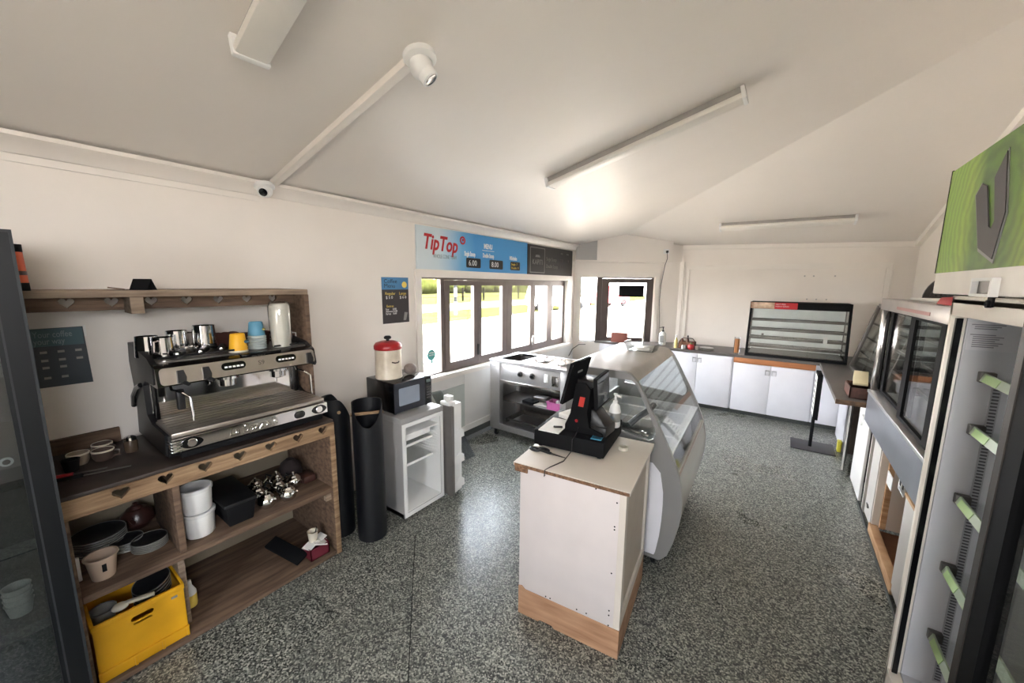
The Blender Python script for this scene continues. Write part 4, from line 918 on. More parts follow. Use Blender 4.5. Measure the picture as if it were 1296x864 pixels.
m = MB(); m.lathe([(.012, .285), (.012, .30), (.026, .305), (.028, .318), (.018, .327), (0, .328)], (-2.45, 1.79, 1.053), 20); m.obj('knob', BLACK, l)
m = MB(); m.tube([(-2.354, 1.75, 1.19), (-2.335, 1.765, 1.185), (-2.335, 1.79, 1.185), (-2.349, 1.81, 1.19)], .005); m.obj('handle', BROWN, t)
m = MB(); m.ball((-2.40, 1.955, 1.053 + .045), .05, .9, 20); tag(m.obj('pot_lid_stone', MESHP, None, (-2.4, 1.955, 1.053)), 'round brownish grey pot beside the cream canister on the microwave', 'pot')

# ================================================================ BAIN-MARIE
t = thing('bain_marie', 'stainless steel bain-marie on castors under the long window', 'food warmer', (-2.2, 3.68, 0))
bx0, bx1, by0, by1 = -2.73, -1.66, 3.40, 3.97
for x0, x1, y0, y1 in ((bx0, bx0 + .14, by0 - .01, by0 + .06), (bx1 - .14, bx1, by0 - .01, by0 + .06), (bx0, bx0 + .06, by1 - .06, by1), (bx1 - .06, bx1, by1 - .06, by1)):
    m = MB(); m.box(x0, x1, y0, y1, .085, .90, .004); m.obj('leg', STEEL, t)
m = MB(); m.box(bx0 + .005, bx0 + .012, by0 + .05, by1 - .05, .1, .89); m.obj('side_panel', STEEL, t)
m = MB(); m.box(bx1 - .012, bx1 - .005, by0 + .05, by1 - .05, .1, .89); m.obj('side_panel', STEEL, t)
m = MB(); m.box(bx0 + .02, bx1 - .02, by1 - .03, by1 - .022, .1, .66); m.obj('back_panel', STEELD, t)
m = MB(); m.hexa([(bx0 + .14, by0, .655), (bx1 - .14, by0, .655), (bx1 - .14, by0 + .05, .655), (bx0 + .14, by0 + .05, .655)], [(bx0 + .14, by0 + .012, .875), (bx1 - .14, by0 + .012, .875), (bx1 - .14, by0 + .05, .875), (bx0 + .14, by0 + .05, .875)], .004); cp = m.obj('control_panel', STEEL, t)
m = MB(); m.box(bx0 + .14, bx1 - .14, by0 - .006, by0 + .04, .655, .69, .005); m.obj('panel_lip', STEELM, cp)
for x in (-2.31, -2.15):
    m = MB(); m.lathe([(0, 0), (.036, 0), (.034, .006), (0, .007)], (x, by0 + .005, .79), 20, (0, -1, .03)); k = m.obj('knob_plate', STEELM, cp)
    m = MB(); m.lathe([(0, .006), (.022, .006), (.024, .012), (.018, .034), (0, .036)], (x, by0 + .004, .79), 18, (0, -1, .03)); m.box(x - .004, x + .004, by0 - .036, by0 - .02, .775, .805); m.obj('control_knob', BLACK, cp)
m = MB(); m.box(-2.0, -1.955, by0 - .004, by0 + .01, .75, .84, .003); m.obj('switch_plate', WHITE, cp)
m = MB(); m.box(-1.91, -1.83, by0, by0 + .01, .72, .83, .002); m.obj('rating_plate', STEELM, cp)
m = MB(); wl = [rrect(bx0 + .08 + i * .323, bx0 + .08 + i * .323 + .275, by0 + .09, by1 - .06, .03) for i in range(3)]
m.plate(rect(bx0 - .005, bx1 + .005, by0 - .012, by1 + .005), .028, wl, o=(0, 0, .888)); m.obj('top', STEEL, t)
for i in range(3):
    x0 = bx0 + .08 + i * .323
    m = MB(); y0, y1 = by0 + .09, by1 - .06; x1 = x0 + .275
    m.box(x0, x1, y0, y1, .75, .755); m.box(x0 - .003, x0, y0, y1, .755, .915); m.box(x1, x1 + .003, y0, y1, .755, .915); m.box(x0, x1, y0 - .003, y0, .755, .915); m.box(x0, x1, y1, y1 + .003, .755, .915)
    pn = m.obj('pan', STEELD if i == 0 else STEEL, t)
    if i:
        m = MB(); m.plate(rrect(x0 - .012, x1 + .012, y0 - .012, y1 + .012, .03), .006, [], o=(0, 0, .917)); m.box(x0 + .02, x1 - .02, y0 + .03, y1 - .03, .923, .929, .003); m.obj('pan_lid', STEELM, pn)
m = MB(); m.box(bx0 + .02, bx1 - .02, by0 + .1, by1 - .03, .405, .42); m.obj('shelf', STEELD, t)
m = MB(); m.box(bx0 + .02, bx1 - .02, by0 + .02, by1 - .03, .10, .112); m.box(bx0 + .1, bx1 - .1, by0 - .006, by0 + .03, .085, .155, .004); m.obj('shelf', STEEL, t)
m = MB()
for y in (by0 + .10, by1 - .10): m.box(bx0 + .15, bx1 - .15, y, y + .02, .18, .20, .003)
m.box(bx0 + .15, bx0 + .17, by0 + .1, by1 - .08, .15, .20); m.obj('rack', STEELD, t)
for x in (bx0 + .07, bx1 - .07):
    for y in (by0 + .03, by1 - .03):
        m = MB(); m.lathe([(0, -.014), (.030, -.014), (.034, -.01), (.034, .01), (.030, .014), (0, .014)], (x, y, .034), 16, (1, 0, 0)); c = m.obj('castor_wheel', RUBBER, t)
        m = MB(); m.box(x - .02, x - .016, y - .02, y + .02, .03, .09); m.box(x + .016, x + .02, y - .02, y + .02, .03, .09); m.box(x - .02, x + .02, y - .02, y + .02, .075, .09); m.obj('castor_fork', STEELM, c)
t = thing('plastic_basket', 'pink plastic basket on the shelf of the bain-marie', 'basket', (-1.94, 3.56, .42))
m = MB(); m.hexa([(-2.0, 3.51, .421), (-1.87, 3.51, .421), (-1.87, 3.62, .421), (-2.0, 3.62, .421)], [(-2.02, 3.50, .425), (-1.855, 3.50, .425), (-1.855, 3.63, .425), (-2.02, 3.63, .425)])
for a in ((-2.02, -2.014, 3.50, 3.63), (-1.861, -1.855, 3.50, 3.63), (-2.02, -1.855, 3.50, 3.506), (-2.02, -1.855, 3.624, 3.63)): m.box(*a, .423, .505)
m.obj('basket_body', PINK, t)
m = MB(); m.box(-2.027, -1.848, 3.493, 3.5, .498, .51, .002); m.box(-2.027, -1.848, 3.63, 3.637, .498, .51, .002); m.box(-2.027, -2.02, 3.493, 3.637, .498, .51); m.box(-1.855, -1.848, 3.493, 3.637, .498, .51); m.obj('rim', PINK, t)
m = MB(); m.ball((-1.91, 3.56, .505), .028, .8, 10); tag(m.obj('cloth', WHITEP, None, (-1.91, 3.56, .48)), 'small white crumpled cloth inside the pink basket', 'cloth')
for k, (x, y, rz, mt, lb) in enumerate(((-2.14, 3.6, .2, WHITEP, 'white paper pad on the bain-marie shelf beside the pink basket'), (-2.28, 3.58, -.15, BLACKM, 'dark tray insert lying on the bain-marie shelf'), (-2.22, 3.72, .1, STEELD, 'grey metal scraper tray behind the paper pad'))):
    m = MB(); m.M = Matrix.Translation((x, y, .421)) @ Matrix.Rotation(rz, 4, 'Z'); m.box(-.08, .08, -.06, .06, 0, .012 + .02 * k, .003); tag(m.obj(('paper_pad', 'tray_insert', 'scraper_tray')[k], mt, None, (x, y, .421)), lb, ('paper pad', 'tray', 'tray')[k])

# ================================================================ SERVING COUNTER
t = thing('till_counter', 'white painted till counter on a bare timber plinth', 'counter', (-1.03, 1.53, 0), R(6), local=True)
CW, CD, CH = .53, .60, .872
m = MB(); m.box(.02, CW - .02, .02, CD, .16, CH - .02); m.obj('carcass', OFFW, t)
m = MB(); m.box(0, CW - .018, 0, .018, .15, CH - .02, .001); fpn = m.obj('front_panel', mat('white_painted_board', (224, 216, 214), .5, var=.03), t)
m = MB()
for (x, z) in ((.50, .80), (.495, .68), (.495, .665), (.492, .44), (.49, .24), (.49, .215), (.40, .84), (.16, .165), (.185, .165), (.33, .17), (.38, .172), (.49, .16)): m.lathe([(0, 0), (.004, 0), (.0035, .0015), (0, .002)], (x, 0, z), 8, (0, -1, 0))
m.obj('screw_heads', BLACKM, fpn)
m = MB(); m.box(CW - .018, CW, 0, CD, .15, CH - .02); m.box(CW, CW + .012, .0, .045, .15, CH - .02); m.box(CW, CW + .012, CD - .045, CD, .15, CH - .02); m.box(CW, CW + .012, .045, CD - .045, CH - .06, CH - .02); m.box(CW, CW + .012, .045, CD - .045, .15, .215)
for a in ((.045, .053, .215, CH - .06), (CD - .053, CD - .045, .215, CH - .06)): m.box(CW, CW + .006, a[0], a[1], a[2], a[3])
m.obj('side_panel', OFFW, t)
m = MB(); m.box(CW, CW + .002, .055, CD - .055, .22, CH - .065); m.obj('side_inset', mat('cream_inset_board', (204, 192, 176), .6, var=.05), t)
m = MB(); m.plate([(0, 0), (.12, 0), (.13, .012), (.20, .012), (.21, 0), (CW + .012, 0), (CW + .012, .155), (.04, .155), (.02, .17), (0, .165)], .02, [], o=(0, .016, 0), x=(1, 0, 0), y=(0, 0, 1)); m.obj('plinth_board', mat('stained_pine_plinth', (194, 154, 122), .6, var=.1, scale=4, stretch=(1, 4, 9), dark=(160, 118, 88)), t)
m = MB(); m.box(CW - .005, CW + .012, .014, CD, 0, .155); m.obj('plinth_board', mat('stained_pine_plinth', (194, 154, 122), .6), t)
m = MB(); m.box(-.035, CW + .03, -.012, CD + .0, CH - .018, CH, .002); wt = m.obj('worktop', OFFW, t)
m = MB(); m.box(-.028, CW + .026, -.016, -.012, CH - .019, CH - .004); m.box(-.03, .045, -.008, .0, CH - .05, CH - .02, .003); m.obj('raw_edge', CHIP, wt)
def cl(x, y, z=0): 
    a = R(6); return (-1.03 + x * math.cos(a) - y * math.sin(a), 1.53 + x * math.sin(a) + y * math.cos(a), z)
# cash drawer
t = thing('cash_drawer', 'black cash drawer under the till on the white counter', 'cash drawer', (-1.085, 1.745, CH), R(7), local=True)
m = MB(); m.box(0, .40, 0, .41, .012, .098, .004); m.obj('drawer_case', BLACKM, t)
m = MB(); m.box(-.004, 0.0, .01, .40, .016, .092, .002); m.obj('drawer_front', BLACK, t)
for x in (.03, .37):
    for y in (.03, .38):
        m = MB(); m.cyl((x, y, 0), (x, y, .014), .014, seg=10); m.obj('foot', RUBBER, t)
ZD = CH + .0985
# point of sale terminal
t = thing('till_terminal', 'black two screen till terminal standing on the cash drawer', 'till', (-.85, 1.9, ZD))
m = MB(); m.plate([(-.945, ZD), (-.72, ZD), (-.725, ZD + .02), (-.80, ZD + .04), (-.815, ZD + .12), (-.80, ZD + .25), (-.83, ZD + .285), (-.885, ZD + .275), (-.915, ZD + .10), (-.945, ZD + .03)], .13, [], o=(0, 1.98, 0), x=(1, 0, 0), y=(0, 0, 1)); st = m.obj('stand', BLACKM, t)
m = MB(); m.box(-.80, -.705, 1.86, 2.0, ZD, ZD + .055, .012); m.hexa([(-.80, 1.86, ZD + .05), (-.71, 1.87, ZD + .05), (-.71, 1.99, ZD + .05), (-.80, 1.99, ZD + .05)], [(-.80, 1.87, ZD + .14), (-.775, 1.88, ZD + .13), (-.775, 1.98, ZD + .13), (-.80, 1.98, ZD + .14)], .006); m.obj('base', BLACK, t)
m = MB(); m.plate([(-.868, ZD + .15), (-.838, ZD + .15), (-.828, ZD + .205), (-.858, ZD + .205)], .002, [], o=(0, 1.85, 0), x=(1, 0, 0), y=(0, 0, 1)); m.obj('red_sticker', mat('red_sticker', (206, 60, 50), .5), st)
m = MB(); m.lathe([(0, 0), (.009, 0), (.009, .003), (0, .003)], (-.875, 1.85, ZD + .065), 14, (0, -1, 0)); m.obj('red_emblem', RED, st)
m = MB(); m.hexa([(-.885, 1.86, ZD + .255), (-.81, 1.86, ZD + .25), (-.81, 1.97, ZD + .25), (-.885, 1.97, ZD + .255)], [(-.885, 1.86, ZD + .30), (-.76, 1.86, ZD + .29), (-.76, 1.97, ZD + .29), (-.885, 1.97, ZD + .30)], .006); m.obj('hinge_bracket', BLACK, t)
# main screen faces the window; its back shows
A = Vector((-.929, 1.75, 1.150)); B = Vector((-.932, 1.985, 1.152)); U = Vector((.056, 0, .226))
m = MB(); n_ = (B - A).normalized().cross(U.normalized())
m.plate([(0, 0), ((B - A).length, 0), ((B - A).length, U.length), (0, U.length)], .016, [], o=A, x=(B - A).normalized(), y=U.normalized()); ms = m.obj('main_screen', BLACKM, t)
xx, uu = (B - A).normalized(), U.normalized()
m = MB(); m.plate(rrect(.09, .15, .165, .177, .005), .002, [], o=A + n_ * .0165, x=xx, y=uu); m.obj('logo_badge', RIMP, ms)
m = MB(); m.plate(rect(.01, (B - A).length - .01, .01, U.length - .01), -.002, [], o=A - n_ * .0005, x=xx, y=uu); m.obj('display', BLACKG, ms)
A = Vector((-.756, 1.85, 1.12)); B = Vector((-.765, 2.045, 1.135)); U = Vector((-.012, 0, .167))
xx, uu = (B - A).normalized(), U.normalized(); n_ = xx.cross(uu)
m = MB(); m.plate([(0, 0), ((B - A).length, 0), ((B - A).length, U.length), (0, U.length)], -.018, [], o=A, x=xx, y=uu); cs = m.obj('customer_screen', BLACKM, t)
m = MB(); m.plate(rect(.008, (B - A).length - .008, .008, U.length - .008), .001, [], o=A + n_ * .0005, x=xx, y=uu); m.obj('display', mat('dark_screen_glass', (44, 46, 48), .12), cs)
m = MB(); m.tube([(-.86, 1.848, ZD + .03), (-.855, 1.80, ZD + .0), (-.845, 1.745, ZD - .002), (-.842, 1.735, ZD - .06), (-.85, 1.66, CH + .006), (-.875, 1.56, CH + .006), (-.882, 1.527, CH + .004), (-.883, 1.522, CH - .03), (-.878, 1.520, CH - .02)], .0025, 6); tag(m.obj('power_cable', BLACK, None, (-.87, 1.6, CH)), 'thin black cable hanging from the till over the counter edge', 'cable')
m = MB(); m.M = Matrix.Translation((-1.0, 1.87, ZD + .001)) @ Matrix.Rotation(R(7), 4, 'Z'); m.box(-.07, .05, -.12, .10, 0, .006); tag(m.obj('docket_sheets', WHITEP, None, (-1, 1.87, ZD)), 'white docket sheets lying on the cash drawer beside the till', 'paper')
m = MB(); m.M = Matrix.Translation((-.985, 2.04, ZD + .001)) @ Matrix.Rotation(R(-12), 4, 'Z'); m.box(-.07, .04, -.06, .06, 0, .03, .004); tag(m.obj('notepad', WHITEP, None, (-.985, 2.04, ZD)), 'small white pad behind the docket sheets on the cash drawer', 'notepad')
m = MB(); m.beam((-1.0, 1.815, ZD + .0125), (-.955, 1.84, ZD + .0125), .012, .01, bev=.002); tag(m.obj('pen', BLACK, None, (-.98, 1.83, ZD)), 'short black pen lying on the docket sheets', 'pen')
t = thing('blue_card', 'blue printed card lying on the cash drawer beside the till base', 'card', (-.75, 1.82, ZD))
m = MB(); m.M = Matrix.Translation((-.745, 1.835, ZD + .001)) @ Matrix.Rotation(R(9), 4, 'Z'); m.box(-.028, .028, -.028, .028, 0, .003); m.obj('card', mat('blue_card', (72, 150, 186), .5), t)
m = MB(); m.M = Matrix.Translation((-.745, 1.835, ZD + .004)) @ Matrix.Rotation(R(9), 4, 'Z')
for k in range(3): m.box(-.022, .02, -.016 + k * .012, -.012 + k * .012, 0, .0005)
m.obj('printed_lines', NAVY, t)
t = thing('sanitiser_bottle', 'white pump bottle standing on the cash drawer', 'bottle', (-.735, 2.06, ZD))
m = MB(); m.lathe([(0, 0), (.030, 0), (.033, .006), (.033, .095), (.026, .125), (.012, .14), (0, .14)], (-.735, 2.06, ZD), 24); m.obj('bottle_body', WHITE, t)
m = MB(); m.lathe([(.0332, .035), (.0336, .036), (.0336, .085), (.0332, .086)], (-.735, 2.06, ZD), 24); m.obj('label_band', RIMP, t)
m = MB(); m.box(-.75, -.728, 2.0265, 2.0295, ZD + .045, ZD + .068); m.obj('label_mark', SILT, t)
m = MB(); m.lathe([(.013, .135), (.014, .155), (.007, .16), (.006, .185), (.012, .187), (.012, .196), (0, .198)], (-.735, 2.06, ZD), 16); m.beam((-.735, 2.06, ZD + .19), (-.70, 2.045, ZD + .186), .012, .01, bev=.002); m.obj('pump', WHITE, t)
t = thing('scissors', 'black handled scissors lying on the counter in front of the drawer', 'scissors', (-.98, 1.69, CH))
m = MB(); m.tube([(-1.045 + .028 * math.cos(a), 1.695 + .016 * math.sin(a), CH + .008) for a in [2 * math.pi * k / 14 for k in range(14)]], .007, 8, True); m.tube([(-1.0 + .03 * math.cos(a), 1.715 + .015 * math.sin(a), CH + .008) for a in [2 * math.pi * k / 14 for k in range(14)]], .007, 8, True); m.beam((-1.02, 1.70, CH + .008), (-.945, 1.70, CH + .007), .016, .010, bev=.003); m.obj('handles', BLACK, t)
m = MB(); m.hexa([(-.95, 1.692, CH + .004), (-.855, 1.700, CH + .004), (-.855, 1.704, CH + .004), (-.95, 1.708, CH + .004)], [(-.95, 1.692, CH + .008), (-.855, 1.700, CH + .006), (-.855, 1.704, CH + .006), (-.95, 1.708, CH + .008)]); m.obj('blades', STEELD, t)
m = MB(); m.lathe([(.020, 0), (.026, 0), (.026, .018), (.020, .018), (.020, 0)], (-.655, 2.0, CH), 24); tag(m.obj('tape_roll', mat('clear_tape', (214, 206, 190), .3), None, (-.655, 2, CH)), 'small roll of clear tape standing on the counter', 'tape')

# ================================================================ CURVED GLASS SERVERY FREEZER
t = thing('display_freezer', 'grey curved glass ice cream display freezer behind the till counter', 'display freezer', (-.72, 2.25, 0), R(2.5), local=True)
FL = 1.16
prof = [(.0, 1.247), (.046, 1.203), (.092, 1.125), (.134, 1.044), (.180, .962), (.221, .883), (.258, .81), (.288, .741), (.312, .68), (.327, .621), (.342, .55), (.345, .488), (.342, .42), (.333, .347), (.310, .24), (.282, .147)]
outer = [(-.42, .10), (.24, .10), (.282, .147)] + prof[::-1][1:] + [(-.03, 1.257), (-.42, 1.257)]
holeA = [(-.36, .90), (-.013, .872), (.133, .851), (.159, .868), (.170, .905), (.166, .93), (.069, 1.129), (.030, 1.195), (.012, 1.208), (-.36, 1.209)]
holeB = [(-.40, .12), (.205, .12), (.214, .148), (.230, .26), (.237, .37), (.238, .47), (.235, .549), (.213, .668), (.165, .72), (-.40, .72)]
for y in (0, FL - .03):
    m = MB(); m.plate(outer, .03, [holeA, holeB], o=(0, y + .03, 0), x=(1, 0, 0), y=(0, 0, 1)); e = m.obj('end_panel', CASEG, t)
    m = MB(); m.plate(holeB, .02, [], o=(0, y + .026, 0), x=(1, 0, 0), y=(0, 0, 1)); m.obj('end_inset', WHITEB, e)
    m = MB(); m.plate(holeA, .006, [], o=(0, y + .018, 0), x=(1, 0, 0), y=(0, 0, 1)); m.obj('end_glass', CGLASS, e)
def strip_(pts, th):
    out = list(pts); inn = []
    for i, p in enumerate(pts):
        a = Vector(pts[max(0, i - 1)]); b = Vector(pts[min(len(pts) - 1, i + 1)]); d = (b - a).normalized(); inn.append((p[0] + d.y * th, p[1] - d.x * th))
    return out + inn[::-1]
gl = [(x - .004, z - .004) for x, z in prof[1:9]]
m = MB(); m.plate(strip_(gl, .006), FL - .062, [], o=(0, FL - .031, 0), x=(1, 0, 0), y=(0, 0, 1)); m.obj('front_glass', CGLASS, t)
lp = [(x - .004, z) for x, z in prof[8:]]
m = MB(); m.plate(strip_(lp, .02), FL - .062, [], o=(0, FL - .031, 0), x=(1, 0, 0), y=(0, 0, 1)); m.obj('front_panel', CASEL, t)
m = MB(); m.plate([(-.42, 1.225), (-.02, 1.225), (.03, 1.195), (.046, 1.203), (.002, 1.247), (-.03, 1.257), (-.42, 1.257)], FL - .06, [], o=(0, FL - .03, 0), x=(1, 0, 0), y=(0, 0, 1)); m.obj('top_cap', mat('pale_warm_grey_moulding', (178, 174, 168), .3), t)
m = MB(); m.box(.296, .318, .031, FL - .031, .655, .675, .003); m.obj('glass_rail', SATIN, t)
m = MB(); m.box(-.42, .26, .032, FL - .032, .11, .16); m.box(-.42, -.40, .032, FL - .032, .16, .86); m.obj('base_tray', GREYC, t)
m = MB(); m.plate(rect(-.40, .265, .032, FL - .032), .012, [rrect(-.37 + j * .31, -.37 + j * .31 + .28, .06 + k * .27, .06 + k * .27 + .235, .025) for j in range(2) for k in range(4)], o=(0, 0, .77)); m.obj('deck', mat('pale_grey_deck', (232, 234, 234), .35), t)
for j in range(2):
    for k in range(4):
        x0, y0 = -.37 + j * .31, .06 + k * .27
        m = MB()
        for a in ((x0, x0 + .28, y0, y0 + .003), (x0, x0 + .28, y0 + .232, y0 + .235), (x0, x0 + .003, y0, y0 + .235), (x0 + .277, x0 + .28, y0, y0 + .235)): m.box(*a, .67, .786)
        m.box(x0, x0 + .28, y0, y0 + .235, .668, .672); m.obj('pan', mat('white_ice_cream_pan', (226, 228, 230), .4), t)
m = MB(); m.box(-.40, .10, .20, .205, .715, .86); m.box(-.10, .14, .05, .5, .86, .868); m.obj('inner_shelf', CGLASS, t)
m = MB(); m.tube([(-.02, .12, .885), (.02, .16, .93), (.06, .28, .95), (.06, .42, .95)], .02, 8); m.obj('fan_duct', mat('mid_grey_duct', (96, 98, 100), .5), t)
m = MB(); m.plate([(-.42, .86), (-.40, .86), (-.40, 1.23), (-.42, 1.23)], FL - .062, [], o=(0, FL - .031, 0), x=(1, 0, 0), y=(0, 0, 1)); m.obj('rear_door', CGLASS, t)
m = MB(); m.tube([(-.36, .04, .93), (.12, .04, .865)], .007); m.box(.08, .11, .025, .045, .86, .89, .003); m.obj('support_bar', CHROME, t)
for x in (.19, -.36):
    for y in (.10, FL - .10):
        m = MB(); m.lathe([(0, -.014), (.036, -.014), (.042, -.008), (.042, .008), (.036, .014), (0, .014)], (x, y, .043), 16, (1, 0, 0)); c = m.obj('castor_wheel', RUBBER, t)
        m = MB(); m.box(x - .022, x - .016, y - .025, y + .025, .04, .10); m.box(x + .016, x + .022, y - .025, y + .025, .04, .10); m.obj('castor_fork', STEELD, c)
t = thing('acrylic_stand', 'clear acrylic holder with a thin chrome post on top of the display freezer', 'display stand', (-.86, 3.1, 1.258))
m = MB(); m.box(-1.0, -.80, 3.02, 3.16, 1.258, 1.264); m.hexa([(-1.0, 3.02, 1.264), (-.994, 3.02, 1.264), (-.994, 3.16, 1.264), (-1.0, 3.16, 1.264)], [(-1.03, 3.0, 1.33), (-1.024, 3.0, 1.33), (-1.024, 3.18, 1.33), (-1.03, 3.18, 1.33)]); m.hexa([(-.806, 3.02, 1.264), (-.80, 3.02, 1.264), (-.80, 3.16, 1.264), (-.806, 3.16, 1.264)], [(-.782, 3.0, 1.32), (-.776, 3.0, 1.32), (-.776, 3.18, 1.32), (-.782, 3.18, 1.32)]); m.box(-1.0, -.80, 3.155, 3.161, 1.264, 1.30); m.obj('tray', CLEAR, t)
m = MB(); m.lathe([(0, 0), (.055, 0), (.055, .02), (.05, .024), (0, .024)], (-.90, 3.09, 1.264), 24); m.obj('tub', CASEL, t)
m = MB(); m.cyl((-.90, 3.09, 1.285), (-.90, 3.09, 1.56), .007, .005, 10); m.obj('post', CHROME, t)

# ================================================================ BENCH ALONG THE FAR WALL
BF = 5.98
m = MB(); m.plate([(-2.555, BF), (1.288, BF), (1.288, 6.835), (-1.39, 6.63)], .036, [], o=(0, 0, .815)); tag(m.obj('worktop', mat('dark_grey_laminate', (92, 86, 82), .35, var=.08, scale=40), None, (0, 6.3, .815)), 'long dark grey worktop running under the corner window and far wall', 'worktop')
t = thing('bench_cabinet', 'plain white fronted bench under the corner window', 'cabinet', (-1.95, 6.1, 0))
m = MB(); m.box(-2.47, -1.235, BF + .02, BF + .04, .0, .814); m.obj('front_panel', WHITEB, t)
m = MB(); m.box(-1.26, -1.24, BF + .04, 6.6, 0, .814); m.obj('side_panel', WHITEB, t)
def handle(m, x, z):
    y = BF - .006; m.tube([(x - .022, y, z - .03), (x - .022, y, z + .03), (x + .022, y, z + .03), (x + .022, y, z - .03)], .004, 8, True); m.box(x - .024, x + .024, y + .002, y + .012, z + .02, z + .036, .002)
def cabinet(label, x0, x1, doors, ztop, timber=None):
    t = thing('base_cabinet', label, 'cabinet', ((x0 + x1) / 2, BF + .3, 0), group='white base cabinets along the far wall')
    m = MB(); m.box(x0, x1, BF + .045, BF + .06, .07, .81); m.box(x0, x0 + .016, BF + .03, 6.55, .07, .81); m.box(x1 - .016, x1, BF + .03, 6.55, .07, .81); m.box(x0, x1, BF + .03, 6.55, .07, .09); m.obj('carcass', WHITEB, t)
    m = MB(); m.box(x0, x1, BF + .09, BF + .11, 0, .07); m.obj('kick_board', COVE, t)
    for (a, b, hx_) in doors:
        m = MB(); m.box(a + .003, b - .003, BF + .012, BF + .03, .072, ztop, .0015); d = m.obj('door', WHITEB, t)
        if hx_ is not None: m = MB(); handle(m, hx_, ztop - .09); m.obj('handle', mat('silver_handle', (190, 190, 194), .3, .7), d)
    if timber:
        m = MB(); m.box(x0, x1, BF + .008, BF + .03, ztop + .006, .812, .002); m.obj('timber_rail', mat('orange_timber_rail', (186, 120, 74), .5, var=.12, scale=4, stretch=(1, 5, 8)), t)
cabinet('white double door cabinet nearest the corner window', -1.235, -.50, [(-1.235, -.955, -.99), (-.955, -.515, -.92)], .806)
cabinet('white double door cabinet with an orange timber rail under the warmer', -.495, .40, [(-.487, -.06, -.095), (-.06, .395, -.02)], .735, True)
cabinet('white cabinet in the corner behind the black sign stand', .40, 1.27, [(.40, .84, .46)], .735)
# hot food cabinet
t = thing('hot_food_cabinet', 'black framed glass pie warmer on the far worktop', 'food warmer', (.15, 6.2, .851))
hx0, hx1, zb0, zt0 = -.375, .685, .852, 1.575
def hy_(z): return 5.995 + (z - zb0) * .22
m = MB(); m.box(hx0, hx1, 5.99, 6.55, zb0, .885, .004); m.obj('base', BLACKM, t)
for x in (hx0, hx1 - .028):
    m = MB(); m.hexa([(x, 5.995, .88), (x + .028, 5.995, .88), (x + .028, 6.03, .88), (x, 6.03, .88)], [(x, hy_(zt0), zt0), (x + .028, hy_(zt0), zt0), (x + .028, hy_(zt0) + .04, zt0), (x, hy_(zt0) + .04, zt0)], .003); m.obj('front_post', BLACKM, t)
    m = MB(); m.box(x + .008, x + .02, 6.52, 6.55, .88, zt0); m.obj('rear_post', STEELD, t)
    m = MB(); m.plate([(6.02, .885), (6.53, .885), (6.53, zt0), (hy_(zt0) + .02, zt0)], .005, [], o=(x + .012, 0, 0), x=(0, 1, 0), y=(0, 0, 1)); m.obj('side_glass', CGLASS, t)
m = MB(); m.hexa([(hx0, hy_(1.48), 1.485), (hx1, hy_(1.48), 1.485), (hx1, 6.55, 1.485), (hx0, 6.55, 1.485)], [(hx0, hy_(zt0), zt0), (hx1, hy_(zt0), zt0), (hx1, 6.55, zt0), (hx0, 6.55, zt0)], .006); hd_ = m.obj('header', BLACKM, t)
def hface(x0, x1, mt, nm, txt=None):
    m = MB(); m.plate([(x0, 0), (x1, 0), (x1, .082), (x0, .082)], .003, [], o=(0, hy_(1.487) - .001, 1.487), x=(1, 0, 0), y=(0, .22, 1)); return m.obj(nm, mt, hd_)
hface(hx0 + .005, -.10, mat('pie_photo_print', (236, 214, 186), .5, var=.6, scale=9, dark=(120, 64, 40)), 'food_picture')
hface(-.10, .145, REDP, 'red_panel')
m = MB(); m.text('HOT PIES', .026, (-.09, hy_(1.535) - .006, 1.54), x=(1, 0, 0), y=(0, .22, 1)); m.text('FRESHLY BAKED', .020, (-.09, hy_(1.515) - .006, 1.515), x=(1, 0, 0), y=(0, .22, 1)); m.obj('lettering', WHITE, hd_)
m = MB(); m.hexa([(hx0 + .02, 6.0, .89), (hx1 - .02, 6.0, .89), (hx1 - .02, 6.006, .89), (hx0 + .02, 6.006, .89)], [(hx0 + .02, hy_(1.49), 1.49), (hx1 - .02, hy_(1.49), 1.49), (hx1 - .02, hy_(1.49) + .006, 1.49), (hx0 + .02, hy_(1.49) + .006, 1.49)]); m.obj('front_glass', CGLASS, t)
m = MB(); m.box(hx0 + .02, hx1 - .02, 6.53, 6.545, .885, 1.49); m.obj('back_panel', mat('pale_liner', (240, 244, 240), .4), t)
for z in (1.335, 1.21, 1.095, .985):
    m = MB()
    for k in range(6): m.tube([(hx0 + .03, hy_(z) + .06 + k * .06, z), (hx1 - .03, hy_(z) + .06 + k * .06, z)], .003, 6)
    for x in (hx0 + .05, .15, hx1 - .05): m.tube([(x, hy_(z) + .03, z - .004), (x, 6.51, z - .004)], .003, 6)
    s = m.obj('wire_shelf', STEELM, t)
    m = MB(); m.box(hx0 + .028, hx1 - .028, hy_(z) + .022, hy_(z) + .034, z - .012, z + .018, .002); m.obj('shelf_rail', STEELD, s)
m = MB(); m.box(hx0 + .04, hx1 - .04, 6.04, 6.5, .89, .90); m.obj('crumb_tray', STEELD, t)
m = MB(); m.box(.44, .48, hy_(1.1) + .018, hy_(1.1) + .022, 1.075, 1.16); m.obj('price_ticket', WHITEP, t)
m = MB(); m.box(-.21, -.185, hy_(1.1) + .018, hy_(1.1) + .024, 1.09, 1.16); m.obj('clip', STEELD, t)
